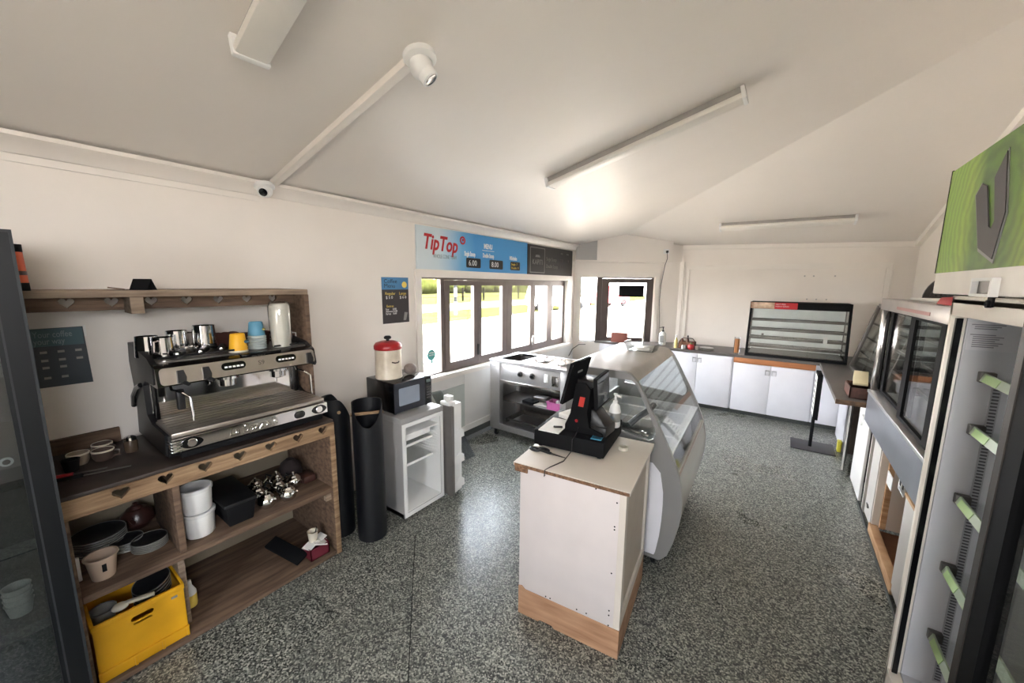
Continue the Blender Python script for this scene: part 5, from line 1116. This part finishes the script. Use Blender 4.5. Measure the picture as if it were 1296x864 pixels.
# things on the far worktop
ZB = .8512
t = thing('condiment_basket', 'small brown wooden basket of sauces at the end of the far worktop', 'basket', (-1.13, 6.1, ZB))
m = MB(); m.box(-1.24, -1.02, 6.06, 6.20, ZB, ZB + .006)
for a in ((-1.24, -1.02, 6.06, 6.066), (-1.24, -1.02, 6.194, 6.2), (-1.24, -1.234, 6.06, 6.2), (-1.026, -1.02, 6.06, 6.2)): m.box(*a, ZB, ZB + .10)
m.obj('basket_body', mat('woven_brown_wood', (128, 86, 60), .7, var=.3, scale=20), t)
m = MB(); m.tube([(-1.24, 6.13, ZB + .1), (-1.2, 6.13, ZB + .15), (-1.06, 6.13, ZB + .15), (-1.02, 6.13, ZB + .1)], .006); m.obj('handle', BROWN, t)
t = thing('tomato_sauce', 'round red tomato shaped sauce bottle on the far worktop', 'sauce bottle', (-1.055, 6.02, ZB))
m = MB(); m.lathe([(0, 0), (.03, .002), (.045, .02), (.048, .045), (.038, .07), (.016, .082), (0, .083)], (-1.055, 6.02, ZB), 24); m.obj('bottle_body', RED, t)
m = MB(); m.lathe([(.018, .08), (.016, .09), (.006, .11), (0, .112)], (-1.055, 6.02, ZB), 12); m.obj('nozzle', mat('green_leaf_cap', (96, 120, 60), .5), t)
def sbottle(label, x, y, z, r, h, mt, cap):
    t = thing('sauce_bottle', label, 'bottle', (x, y, z), group='bottles by the condiment basket')
    m = MB(); m.lathe([(0, 0), (r, 0), (r, h * .6), (r * .45, h * .78), (r * .4, h * .85), (0, h * .85)], (x, y, z), 18); m.obj('bottle_body', mt, t)
    m = MB(); m.lathe([(r * .5, h * .84), (r * .5, h * .93), (r * .15, h), (0, h)], (x, y, z), 12); m.obj('cap', cap, t)
sbottle('pale yellow mustard bottle at the window end of the basket', -1.275, 6.06, ZB, .024, .19, mat('pale_mustard', (228, 206, 130), .4), WHITE)
sbottle('slim white topped bottle standing inside the basket', -1.2, 6.13, ZB + .007, .022, .17, mat('dark_sauce', (96, 50, 36), .3), WHITE)
sbottle('dark bottle standing in the middle of the basket', -1.13, 6.14, ZB + .007, .022, .19, mat('dark_sauce', (96, 50, 36), .3), BLACK)
for k, (x, lb) in enumerate(((-1.17, 'small white pepper pot in front of the basket'), (-1.135, 'small grey salt pot beside the red sauce bottle'))):
    m = MB(); m.lathe([(0, 0), (.018, 0), (.02, .04), (.012, .058), (0, .06)], (x, 6.025, ZB), 16); tag(m.obj('salt_pot', (WHITE, RIMP)[k], None, (x, 6.025, ZB)), lb, 'pot')
m = MB(); m.lathe([(0, 0), (.016, 0), (.024, .05), (.022, .052), (0, .05)], (-.985, 6.06, ZB), 16); tag(m.obj('ramekin', OFFW, None, (-.985, 6.06, ZB)), 'small cream cup beside the basket on the far worktop', 'cup')
for k in range(3):
    t = plate_('white_plate', 'white plate in the short stack on the far worktop', -.87, 6.16, ZB + k * .008, .10, .014, WHITE, 'white plates on the far worktop')
t = thing('pasta_jar', 'tall glass jar of orange sticks beside the pie warmer', 'jar', (-.485, 6.12, ZB))
m = MB(); m.lathe([(0, 0), (.036, 0), (.038, .01), (.036, .22), (.039, .225)], (-.485, 6.12, ZB), 20); m.obj('glass', CLEAR, t)
m = MB()
for k in range(14):
    a = k * 2.4; r_ = .006 + .0016 * k; m.cyl((-.485 + r_ * math.cos(a), 6.12 + r_ * math.sin(a), ZB + .006), (-.485 + r_ * 1.1 * math.cos(a), 6.12 + r_ * 1.1 * math.sin(a), ZB + .20), .0055, seg=6)
o = m.obj('sticks', mat('orange_pasta', (222, 156, 96), .5), t); o['kind'] = 'stuff'
# on the window bench
t = thing('gift_carton', 'reddish brown carton with a string handle on the corner window bench', 'carton', (-2.15, 6.08, ZB))
m = MB(); m.M = Matrix.Translation((-2.17, 6.105, ZB)) @ Matrix.Rotation(R(18), 4, 'Z'); m.box(-.13, .13, -.055, .055, 0, .155, .003); m.obj('carton_body', TERRA, t)
m = MB(); m.M = Matrix.Translation((-2.17, 6.105, ZB)) @ Matrix.Rotation(R(18), 4, 'Z'); m.tube([(-.05, 0, .155), (-.04, 0, .18), (0, 0, .188), (.04, 0, .18), (.05, 0, .155)], .004); m.obj('string_handle', BLACKM, t)
t = thing('hand_sanitiser', 'tall clear pump bottle on the corner window bench', 'bottle', (-1.5, 6.3, ZB))
m = MB(); m.lathe([(0, 0), (.05, 0), (.052, .01), (.052, .17), (.03, .20), (.016, .21), (0, .21)], (-1.52, 6.25, ZB), 24); m.obj('bottle_body', mat('clear_gel_bottle', (224, 226, 222), .2), t)
m = MB(); m.box(-1.553, -1.487, 6.196, 6.1985, ZB + .04, ZB + .15); m.obj('label_patch', RIMP, t)
m = MB(); m.lathe([(.018, .2), (.018, .23), (.008, .235), (.008, .27), (.014, .272), (.014, .285), (0, .287)], (-1.52, 6.25, ZB), 14); m.beam((-1.52, 6.25, ZB + .278), (-1.565, 6.22, ZB + .272), .014, .01, bev=.002); m.obj('pump', BLACK, t)
# hanging screen board inside the corner window
p = dpt(.78, 1.585, -.035); 
m = MB(); m.plate(rect(.0, .40, 0, .19), .02, [], o=dpt(.735, 1.59, -.03), x=DD, y=(0, 0, 1)); tag(m.obj('menu_screen', BLACKM), 'blank dark rectangular board hung at the top of the corner window', 'board')
# power point with its flex on the bulkhead
t = thing('power_outlet', 'white power outlet high on the bulkhead with a black plug', 'socket', dpt(1.41, 2.31, .1))
m = MB(); m.plate(rrect(1.37, 1.46, 2.275, 2.35, .008), .012, [], o=dpt(0, 0, .1), x=DD, y=(0, 0, 1)); m.obj('face_plate', WHITE, t)
m = MB(); m.plate(rrect(1.405, 1.435, 2.29, 2.325, .008), .035, [], o=dpt(0, 0, .112), x=DD, y=(0, 0, 1)); m.obj('plug', BLACK, t)
m = MB(); m.tube([tuple(dpt(1.42, 2.295, .13)), tuple(dpt(1.425, 2.2, .145)), tuple(dpt(1.40, 2.10, .13)), tuple(dpt(1.38, 1.8, .06)), tuple(dpt(1.375, 1.5, .04)), tuple(dpt(1.40, 1.2, .04)), tuple(dpt(1.40, .87, .05))], .005, 6); tag(m.obj('power_flex', mat('grey_flex', (90, 88, 86), .5)), 'long grey power flex hanging from the bulkhead outlet', 'cable')
m = MB(); m.tube([(-2.845, 5.62, .60), (-2.80, 5.66, .72), (-2.74, 5.78, .79), (-2.66, 5.86, .79)], .006, 8); tag(m.obj('hose', BLACK), 'short black hose looped at the wall corner beside the window bench', 'hose')
t = thing('wall_socket', 'white wall socket low on the panelling beside the bain-marie', 'socket', (XL + .012, 3.6, .27))
m = MB(); m.plate(rrect(3.55, 3.63, .21, .31, .006), .010, [], o=(XL + .012, 0, 0), **LW); m.obj('face_plate', WHITE, t)
m = MB(); m.box(XL + .022, XL + .026, 3.57, 3.585, .27, .29); m.box(XL + .022, XL + .026, 3.595, 3.61, .27, .29); m.obj('switch', RIMP, t)

# ================================================================ DISPLAY SIDE
t = thing('sign_stand', 'black counter sign on a slim post and square floor plate', 'sign stand', (.40, 5.25, 0))
m = MB(); m.box(.21, .60, 5.10, 5.44, 0, .012, .002); m.obj('floor_plate', mat('dark_grey_plate', (70, 68, 70), .45, .4), t)
m = MB(); m.cyl((.385, 5.25, .012), (.385, 5.25, .42), .016); m.obj('post', BLACKM, t)
m = MB(); m.box(.365, .41, 5.09, 5.38, .36, .86, .006); fr_ = m.obj('sign_frame', BLACKM, t)
m = MB(); m.box(.3635, .366, 5.11, 5.36, .39, .83); m.obj('sign_sheet', WHITEP, fr_)
m = MB()
for k in range(6): m.box(.3625, .364, 5.15, 5.32, .45 + k * .06, .475 + k * .06)
m.obj('printed_lines', CHARP, fr_)
# peninsula
t = thing('peninsula_counter', 'dark topped counter stretching from the far wall towards the glass display', 'counter', (.86, 5.0, 0))
m = MB(); m.box(.43, 1.29, 4.10, 5.975, .815, .853, .003); m.obj('worktop', mat('dark_grey_laminate', (92, 86, 82), .35), t)
m = MB(); m.box(.428, 1.29, 4.092, 4.102, .812, .852, .002); m.obj('worn_edge', mat('brown_worn_edge', (116, 88, 62), .6, var=.3, scale=30), t)
m = MB(); m.box(.66, .676, 5.30, 5.95, .0, .813); m.box(.66, 1.28, 5.93, 5.95, 0, .813); m.obj('end_panel', WHITEB, t)
m = MB(); m.hexa([(.600, 4.70, .02), (.616, 4.70, .02), (.676, 5.05, .02), (.66, 5.05, .02)], [(.600, 4.70, .80), (.616, 4.70, .80), (.676, 5.05, .80), (.66, 5.05, .80)]); d = m.obj('door', PANELW, t)

m = MB(); m.box(.655, .673, 4.08, 4.56, .02, .80, .002); d = m.obj('door', PANELW, t)
m = MB(); m.tube([(.645, 4.36 + .035 * math.cos(a), .64 + .045 * math.sin(a)) for a in [2 * math.pi * k / 16 for k in range(16)]], .006, 8, True); m.obj('ring_handle', WHITE, d)
m = MB(); m.box(1.0, 1.02, 4.1, 5.95, 0, .81); m.box(.68, 1.0, 4.56, 4.58, 0, .81); m.box(.68, 1.0, 5.28, 5.30, 0, .81); m.obj('carcass', mat('shade_brown_cupboard', (70, 58, 50), .7), t)  # inside coloured dark so the open door gaps look shaded
m = MB(); m.hexa([(.62, 5.26, .002), (.655, 5.26, .002), (.655, 5.34, .002), (.62, 5.34, .002)], [(.62, 5.26, .12), (.655, 5.26, .12), (.655, 5.34, .12), (.62, 5.34, .12)], .004); tag(m.obj('cleaning_cloth_pack', mat('yellow_plastic_pack', (226, 216, 70), .5), None, (.64, 5.3, 0)), 'small yellow packet on the floor below the dark peninsula counter', 'packet')
# slanted glass display standing on it
t = thing('counter_display', 'slanted glass counter display at the back of the dark peninsula', 'display cabinet', (.95, 5.2, .853))
def sx_(z): return .70 + (z - .853) * .23
for y in (5.84, 4.16):
    m = MB(); m.beam((sx_(.88), y, .88), (sx_(1.58), y, 1.58), .03, .035, (1, 0, 0), .003); m.obj('slanted_post', STEELD, t)
    m = MB(); m.plate([(sx_(.9), .89), (1.26, .89), (1.26, 1.56), (sx_(1.56), 1.56)], .005, [], o=(0, y, 0), x=(1, 0, 0), y=(0, 0, 1)); m.obj('end_glass', CGLASS, t)
m = MB(); m.box(.69, 1.27, 4.14, 5.86, .855, .888, .004); m.obj('base', STEELD, t)
m = MB(); m.box(sx_(1.56), 1.27, 4.14, 5.86, 1.56, 1.60, .004); m.obj('top', STEELD, t)
m = MB(); m.hexa([(sx_(.888), 4.17, .888), (sx_(.888) + .006, 4.17, .888), (sx_(.888) + .006, 5.83, .888), (sx_(.888), 5.83, .888)], [(sx_(1.56), 4.17, 1.56), (sx_(1.56) + .006, 4.17, 1.56), (sx_(1.56) + .006, 5.83, 1.56), (sx_(1.56), 5.83, 1.56)]); m.obj('front_glass', CGLASS, t)
for z in (1.06, 1.22, 1.38):
    m = MB(); m.box(sx_(z) + .02, 1.25, 4.2, 5.82, z, z + .006); s = m.obj('shelf', CGLASS, t)
    m = MB(); m.box(sx_(z) + .015, sx_(z) + .03, 4.2, 5.82, z - .008, z + .012, .002); m.obj('shelf_rail', STEELM, s)
for y in (5.2, 4.7):
    m = MB(); m.beam((sx_(.89) + .012, y, .89), (sx_(1.56) + .012, y, 1.56), .014, .014, (1, 0, 0)); m.obj('glazing_bar', STEELM, t)
# wooden box on its near end
t = thing('wooden_box', 'dark brown wooden box on the near end of the peninsula counter', 'box', (.6, 4.3, .853))
m = MB(); m.box(.52, .69, 4.20, 4.52, .853, .86)
for a in ((.52, .53, 4.20, 4.52), (.68, .69, 4.20, 4.52), (.52, .69, 4.20, 4.21), (.52, .69, 4.51, 4.52)): m.box(*a, .853, .945)
m.obj('box_body', mat('dark_red_brown_wood', (92, 54, 42), .4, var=.2, scale=6, stretch=(6, 1, 6)), t)
m = MB(); m.hexa([(.56, 4.40, .93), (.66, 4.40, .93), (.68, 4.60, .95), (.58, 4.60, .95)], [(.56, 4.40, .95), (.66, 4.40, .95), (.68, 4.60, 1.03), (.58, 4.60, 1.03)], .004); tag(m.obj('paper_bags', mat('cream_paper', (236, 222, 184), .7), None, (.6, 4.5, .93)), 'bundle of cream paper bags standing in the wooden box', 'paper bags')

# sliding door display cabinet
t = thing('glass_display', 'tall steel display cabinet with black framed sliding glass doors', 'display cabinet', (.92, 3.2, 0))
gx, g0, g1 = .605, 2.42, 3.96
m = MB(); m.box(gx - .005, gx + .02, g0, g1, .75, .985, .003); m.obj('lower_fascia', mat('blue_grey_steel', (132, 136, 144), .35, .5, var=.05), t)
m = MB(); m.box(gx - .012, gx + .05, g0, g1, .975, .998, .003); m.obj('sill', STEEL, t)
m = MB(); m.box(gx - .008, gx + .09, g0, g1, 1.62, 1.70, .004); m.obj('top_cap', mat('satin_steel_header', (178, 172, 168), .35, .6, var=.08), t)
m = MB(); m.box(gx + .085, 1.06, g0, g1, 1.69, 1.70); m.obj('top_glass', CGLASS, t)
m = MB(); m.box(gx - .010, gx - .008, 2.75, 3.45, 1.642, 1.66); m.obj('warning_strip', mat('faded_red_print', (196, 150, 146), .6), t)
m = MB(); m.box(gx + .0, gx + .05, g1 - .03, g1, .99, 1.64, .003); m.obj('far_post', STEELM, t)
m = MB(); m.box(gx + .0, gx + .05, g0, g0 + .025, .99, 1.64, .003); m.obj('near_post', STEELM, t)
for (a, b, dx) in ((3.30, 3.915, .03), (2.60, 3.20, .0), (3.2, 3.30, .045)):
    m = MB(); fw = .075 if b - a > .2 else .02
    m.plate(rect(a, b, .998, 1.62), .02, [rect(a + fw, b - fw, 1.02, 1.60)], o=(gx + dx + .02, 0, 0), x=(0, 1, 0), y=(0, 0, 1)); d = m.obj('sliding_door', BLACKM, t)
    m = MB(); m.box(gx + dx + .027, gx + dx + .032, a + fw - .006, b - fw + .006, 1.015, 1.61); m.obj('door_pane', CGLASS, d)
m = MB(); m.box(gx + .06, 1.22, g0 + .01, g1 - .01, .96, .99); m.obj('deck', mat('pale_grey_deck', (232, 234, 234), .35), t)
for z in (1.16, 1.32, 1.48):
    m = MB(); m.box(gx + .10, 1.12, g0 + .03, g1 - .04, z, z + .006); s = m.obj('shelf', CGLASS, t)
    m = MB(); m.box(gx + .095, gx + .105, g0 + .03, g1 - .04, z - .006, z + .012); m.obj('shelf_rail', STEELD, s)
m = MB(); m.hexa([(1.20, g0, .99), (1.207, g0, .99), (1.207, g1, .99), (1.20, g1, .99)], [(1.04, g0, 1.64), (1.047, g0, 1.64), (1.047, g1, 1.64), (1.04, g1, 1.64)]); m.obj('front_glass', CGLASS, t)
for y in (g0 + .002, g1 - .008):
    m = MB(); m.plate([(gx + .05, .99), (1.2, .99), (1.04, 1.64), (gx + .05, 1.64)], .005, [], o=(0, y + .005, 0), x=(1, 0, 0), y=(0, 0, 1)); m.obj('end_glass', CGLASS, t)
# its cupboards below
m = MB(); m.box(.66, 1.24, 3.93, 3.95, 0, .75); m.box(.66, 1.24, 3.56, 3.58, .08, .68); m.box(.66, 1.24, 2.86, 2.88, .03, .75); m.box(.66, 1.24, g0, g0 + .02, .03, .75); m.box(1.22, 1.24, g0, 3.95, .03, .75); m.obj('cupboard_carcass', OFFW, t)
m = MB(); m.box(.655, .672, 3.575, 3.80, .07, .665); m.obj('cupboard_panel', mat('grey_white_board', (200, 196, 190), .5, var=.04), t)
m = MB(); m.box(.652, .675, 3.555, 3.82, .665, .682, .001); m.obj('raw_edge', PINE, t)
m = MB(); m.box(.655, .672, 2.45, 2.88, .06, .63); m.obj('cupboard_panel', mat('grey_white_board', (200, 196, 190), .5), t)
m = MB(); m.box(.652, .675, 2.45, 2.90, .63, .648, .001); m.obj('raw_edge', PINE, t)
m = MB(); m.box(.65, .695, 2.86, 3.58, .03, .095, .002); m.obj('timber_rail', PINE, t)
m = MB(); m.box(1.18, 1.2, 2.9, 3.56, .09, .74); m.box(.70, 1.2, 2.9, 3.56, .05, .06); m.obj('cupboard_back', mat('brown_inner_board', (140, 96, 66), .7, var=.15), t)
m = MB(); m.box(.70, .73, 3.53, 3.56, .09, .74); m.obj('timber_post', PINE, t)
m = MB(); m.box(.648, .66, 2.4, 4.05, 0, .028); m.obj('floor_strip', COVE, t)
m = MB(); m.lathe([(.012, 0), (.016, 0), (.016, .006), (.012, .006)], (.655, 3.70, .16), 12, (-1, 0, 0)); m.box(.65, .655, 3.67, 3.74, .155, .17); m.obj('hinge_plate', STEELD, t)
m = MB(); m.box(gx - .004, gx + .0, 2.93, 3.05, .62, .70); m.plate(rect(2.93, 3.06, .60, .70), .004, [], o=(.655, 0, 0), **LW); sk = m.obj('socket_plate', WHITE, t)
m = MB(); m.box(.653, .6555, 2.95, 2.975, .635, .665); m.box(.653, .6555, 3.01, 3.035, .635, .665); m.obj('socket_holes', BLACK, sk)
# on top of it
m = MB(); m.box(.68, .95, 3.05, 3.62, 1.701, 1.716, .002); tag(m.obj('white_board', WHITEP, None, (.8, 3.3, 1.70)), 'flat white board lying on top of the sliding door display', 'board')
m = MB(); m.hexa([(.62, 2.50, 1.701), (.72, 2.50, 1.701), (.74, 2.80, 1.701), (.62, 2.80, 1.701)], [(.63, 2.50, 1.745), (.71, 2.50, 1.745), (.73, 2.78, 1.735), (.63, 2.78, 1.735)], .005); tag(m.obj('red_packet', REDP, None, (.67, 2.65, 1.70)), 'bright red packet on top of the display beside the green fridge', 'packet')
m = MB(); m.plate([(.20 * math.cos(math.pi * k / 20), .20 * math.sin(math.pi * k / 20)) for k in range(21)], .02, [[(.17 * math.cos(.12 + 2.90 * k / 16), .17 * math.sin(.12 + 2.90 * k / 16)) for k in range(17)]], o=(.99, 3.90, 1.701), x=(1, 0, 0), y=(0, 0, 1)); t = thing('half_round_tray', 'half round dark grey tray standing behind the green fridge sign', 'tray', (.99, 3.9, 1.701)); m.obj('rim', mat('dark_grey_tray_rim', (78, 74, 76), .5), t)
m = MB(); m.plate([(.172 * math.cos(math.pi * k / 20), .172 * math.sin(math.pi * k / 20)) for k in range(21)], .008, [], o=(.99, 3.895, 1.702), x=(1, 0, 0), y=(0, 0, 1)); m.obj('inner_face', mat('speckled_grey_tray', (120, 116, 118), .5, var=.4, scale=60), t)

# ================================================================ GREEN DRINKS FRIDGE
t = thing('drinks_fridge', 'tall white drinks fridge with one sliding door open and a green header', 'fridge', (.9, 1.6, 0))
rx, r0, r1, rh = .53, .95, 2.20, 1.752
m = MB()
m.box(rx, 1.25, r1 - .025, r1, .0, rh, .003); m.box(rx, 1.25, r0, r0 + .025, 0, rh, .003); m.box(1.23, 1.25, r0, r1, 0, rh); m.box(rx, 1.25, r0, r1, rh - .03, rh, .003); m.box(rx, rx + .03, r0, r1, rh - .075, rh - .01, .003); m.box(rx, 1.25, r0, r1, 0, .10)
m.obj('cabinet', mat('white_fridge_enamel', (238, 230, 218), .35, var=.01), t)
m = MB(); m.box(rx + .010, rx + .028, r1 - .042, r1 - .025, .10, 1.668); m.obj('door_gasket', BLACKG, t)
m = MB(); m.box(rx + .04, 1.22, r1 - .036, r1 - .026, .10, rh - .07); m.box(1.21, 1.22, r0 + .03, r1 - .03, .1, rh - .07); m.box(rx + .04, 1.22, r0 + .026, r0 + .036, .1, rh - .07); m.box(rx + .04, 1.22, r0 + .03, r1 - .03, rh - .075, rh - .065); m.box(rx + .04, 1.22, r0 + .03, r1 - .03, .1, .11); lin_ = m.obj('lining', INNERG, t)
yw = r1 - .0365
m = MB(); m.box(.66, .685, yw - .004, yw, .14, 1.44); m.obj('shelf_upright', mat('pale_grey_upright', (186, 188, 194), .4), lin_)
m = MB()
for k in range(100):
    z = .15 + k * .0128; m.box(.664, .681, yw - .0055, yw - .004, z, z + .006)
m.obj('upright_slots', mat('dark_slots', (96, 96, 102), .6), lin_)
m = MB(); m.plate(rect(.575, .70, 1.55, 1.655), .0015, [], o=(0, yw, 0), **FW); nl = m.obj('notice_label', mat('grey_notice', (226, 226, 232), .5), lin_)
m = MB()
for k in range(12):
    if k in (3, 4): continue
    m.plate(rect(.582 + (.008 if k not in (0, 5) else 0), .665 - .01 * (k % 3), 1.645 - k * .0075, 1.6485 - k * .0075), .001, [], o=(0, yw - .0016, 0), **FW)
m.obj('notice_text', mat('notice_print', (150, 150, 158), .6), nl)
for z in (1.455, 1.25, .965, .665, .355):
    m = MB(); m.box(.63, 1.20, r0 + .04, yw - .006, z - .008, z - .002); s = m.obj('shelf', CGLASS, t)
    m = MB(); m.hexa([(.618, r0 + .04, z - .015), (.624, r0 + .04, z - .015), (.624, yw - .03, z - .015), (.618, yw - .03, z - .015)], [(.628, r0 + .04, z + .015), (.634, r0 + .04, z + .015), (.634, yw - .03, z + .015), (.628, yw - .03, z + .015)]); m.obj('price_strip', mat('clear_price_strip', (164, 180, 152), .35), s)
    m = MB(); m.hexa([(.616, yw - .17, z - .013), (.6175, yw - .17, z - .013), (.6175, yw - .055, z - .013), (.616, yw - .055, z - .013)], [(.6255, yw - .17, z + .013), (.627, yw - .17, z + .013), (.627, yw - .055, z + .013), (.6255, yw - .055, z + .013)]); m.obj('price_ticket', LIME, s)
    m = MB(); m.box(.618, .66, yw - .03, yw - .004, z - .022, z + .018, .003); m.obj('shelf_clip', STEELD, s)
# closed sliding door
m = MB(); m.plate(rect(r0 + .03, 1.625, .105, 1.70), .035, [rect(r0 + .11, 1.50, .2, 1.6)], o=(rx + .0, 0, 0), **LW); dr = m.obj('sliding_door', mat('black_door_frame', (9, 9, 11), .6, 0, spec=.12), t)
m = MB(); m.box(rx - .003, rx, 1.585, 1.622, .106, 1.70); m.obj('door_pull', mat('bronze_door_edge', (50, 44, 40), .5, .1), dr)
m = MB(); m.box(rx + .012, rx + .02, r0 + .10, 1.51, .19, 1.61); m.obj('door_pane', CGLASS, dr)
m = MB(); m.box(rx + .002, rx + .012, 1.624, 1.632, .105, 1.70); m.obj('edge_strip', mat('cream_edge_strip', (226, 216, 200), .4), dr)
# header sign
hxp = .495
m = MB(); m.box(hxp, .80, .95, 2.30, 1.758, 2.235, .004); hd2 = m.obj('header_box', mat('white_header', (236, 230, 222), .4), t)
m = MB(); m.box(hxp - .003, hxp + .004, 2.294, 2.304, 1.84, 2.238); m.obj('header_edge', BLACKM, hd2)
GRN = bpy.data.materials.new('green_pattern_print'); GRN.use_nodes = True
n = GRN.node_tree; b = n.nodes['Principled BSDF']; b.inputs['Roughness'].default_value = .4
tcn = n.nodes.new('ShaderNodeTexCoord'); mpn = n.nodes.new('ShaderNodeMapping'); mpn.inputs['Location'].default_value = (0, -.27, -2.02); n.links.new(tcn.outputs['Object'], mpn.inputs[0])
wv = n.nodes.new('ShaderNodeTexWave'); wv.wave_type = 'RINGS'; wv.rings_direction = 'SPHERICAL'; wv.inputs['Scale'].default_value = 14; wv.inputs['Distortion'].default_value = 5; wv.inputs['Detail'].default_value = 3
n.links.new(mpn.outputs[0], wv.inputs[0])
spx = n.nodes.new('ShaderNodeSeparateXYZ'); n.links.new(tcn.outputs['Object'], spx.inputs[0])
rpg = n.nodes.new('ShaderNodeValToRGB'); mrg = n.nodes.new('ShaderNodeMapRange'); mrg.inputs['From Min'].default_value = -.65; mrg.inputs['From Max'].default_value = .7
n.links.new(spx.outputs['Y'], mrg.inputs[0]); n.links.new(mrg.outputs[0], rpg.inputs[0])
e = rpg.color_ramp.elements; e[0].position = 0; e[0].color = lin((132, 168, 40)); e[1].position = 1; e[1].color = lin((132, 170, 50))
for p_, c_ in ((.46, (150, 176, 44)), (.56, (96, 132, 36)), (.74, (84, 124, 40)), (.82, (152, 182, 60)), (.88, (140, 178, 56))):
    x = e.new(p_); x.color = lin(c_)
mxg = n.nodes.new('ShaderNodeMixRGB'); mxg.blend_type = 'MULTIPLY'; mxg.inputs[0].default_value = .28
n.links.new(rpg.outputs[0], mxg.inputs[1]); n.links.new(wv.outputs[0], mxg.inputs[2]); n.links.new(mxg.outputs[0], b.inputs['Base Color'])
m = MB(); m.box(hxp - .002, hxp + .001, .952, 2.294, 1.84, 2.233); m.obj('green_panel', GRN, hd2)
Vp = [(1.986, 2.088), (1.948, 2.118), (1.905, 2.102), (1.835, 1.969), (1.815, 1.962), (1.799, 1.982), (1.857, 2.117), (1.800, 2.180), (1.737, 1.997), (1.767, 1.867), (1.887, 1.909)]
m = MB(); cxv, czv = 1.87, 2.0
m.plate([(-(cxv + (a - cxv) * 1.09 + .004), czv + (c - czv) * 1.07 - .004) for a, c in Vp], .002, [], o=(hxp - .002, 0, 0), **RW); m.obj('emblem_outline', RIMP, hd2)
m = MB(); m.plate([(-a, c) for a, c in Vp], .002, [], o=(hxp - .0045, 0, 0), **RW); m.obj('emblem', CHARP, hd2)
m = MB(); m.plate(rect(-1.845, -1.695, 1.756, 1.812), .018, [rect(-1.835, -1.705, 1.764, 1.803)], o=(hxp, 0, 0), **RW); b_ = m.obj('controller_frame', WHITE, hd2)
m = MB(); m.box(hxp - .004, hxp - .001, 1.705, 1.835, 1.764, 1.803); m.obj('controller_screen', STEELD, b_)
m = MB(); m.box(rx - .006, rx + .02, 1.83, 1.87, rh - .03, rh + .005, .004); m.cyl((rx - .012, 1.85, rh - .02), (rx + .01, 1.85, rh - .02), .012); m.obj('door_latch', BLACKM, t)
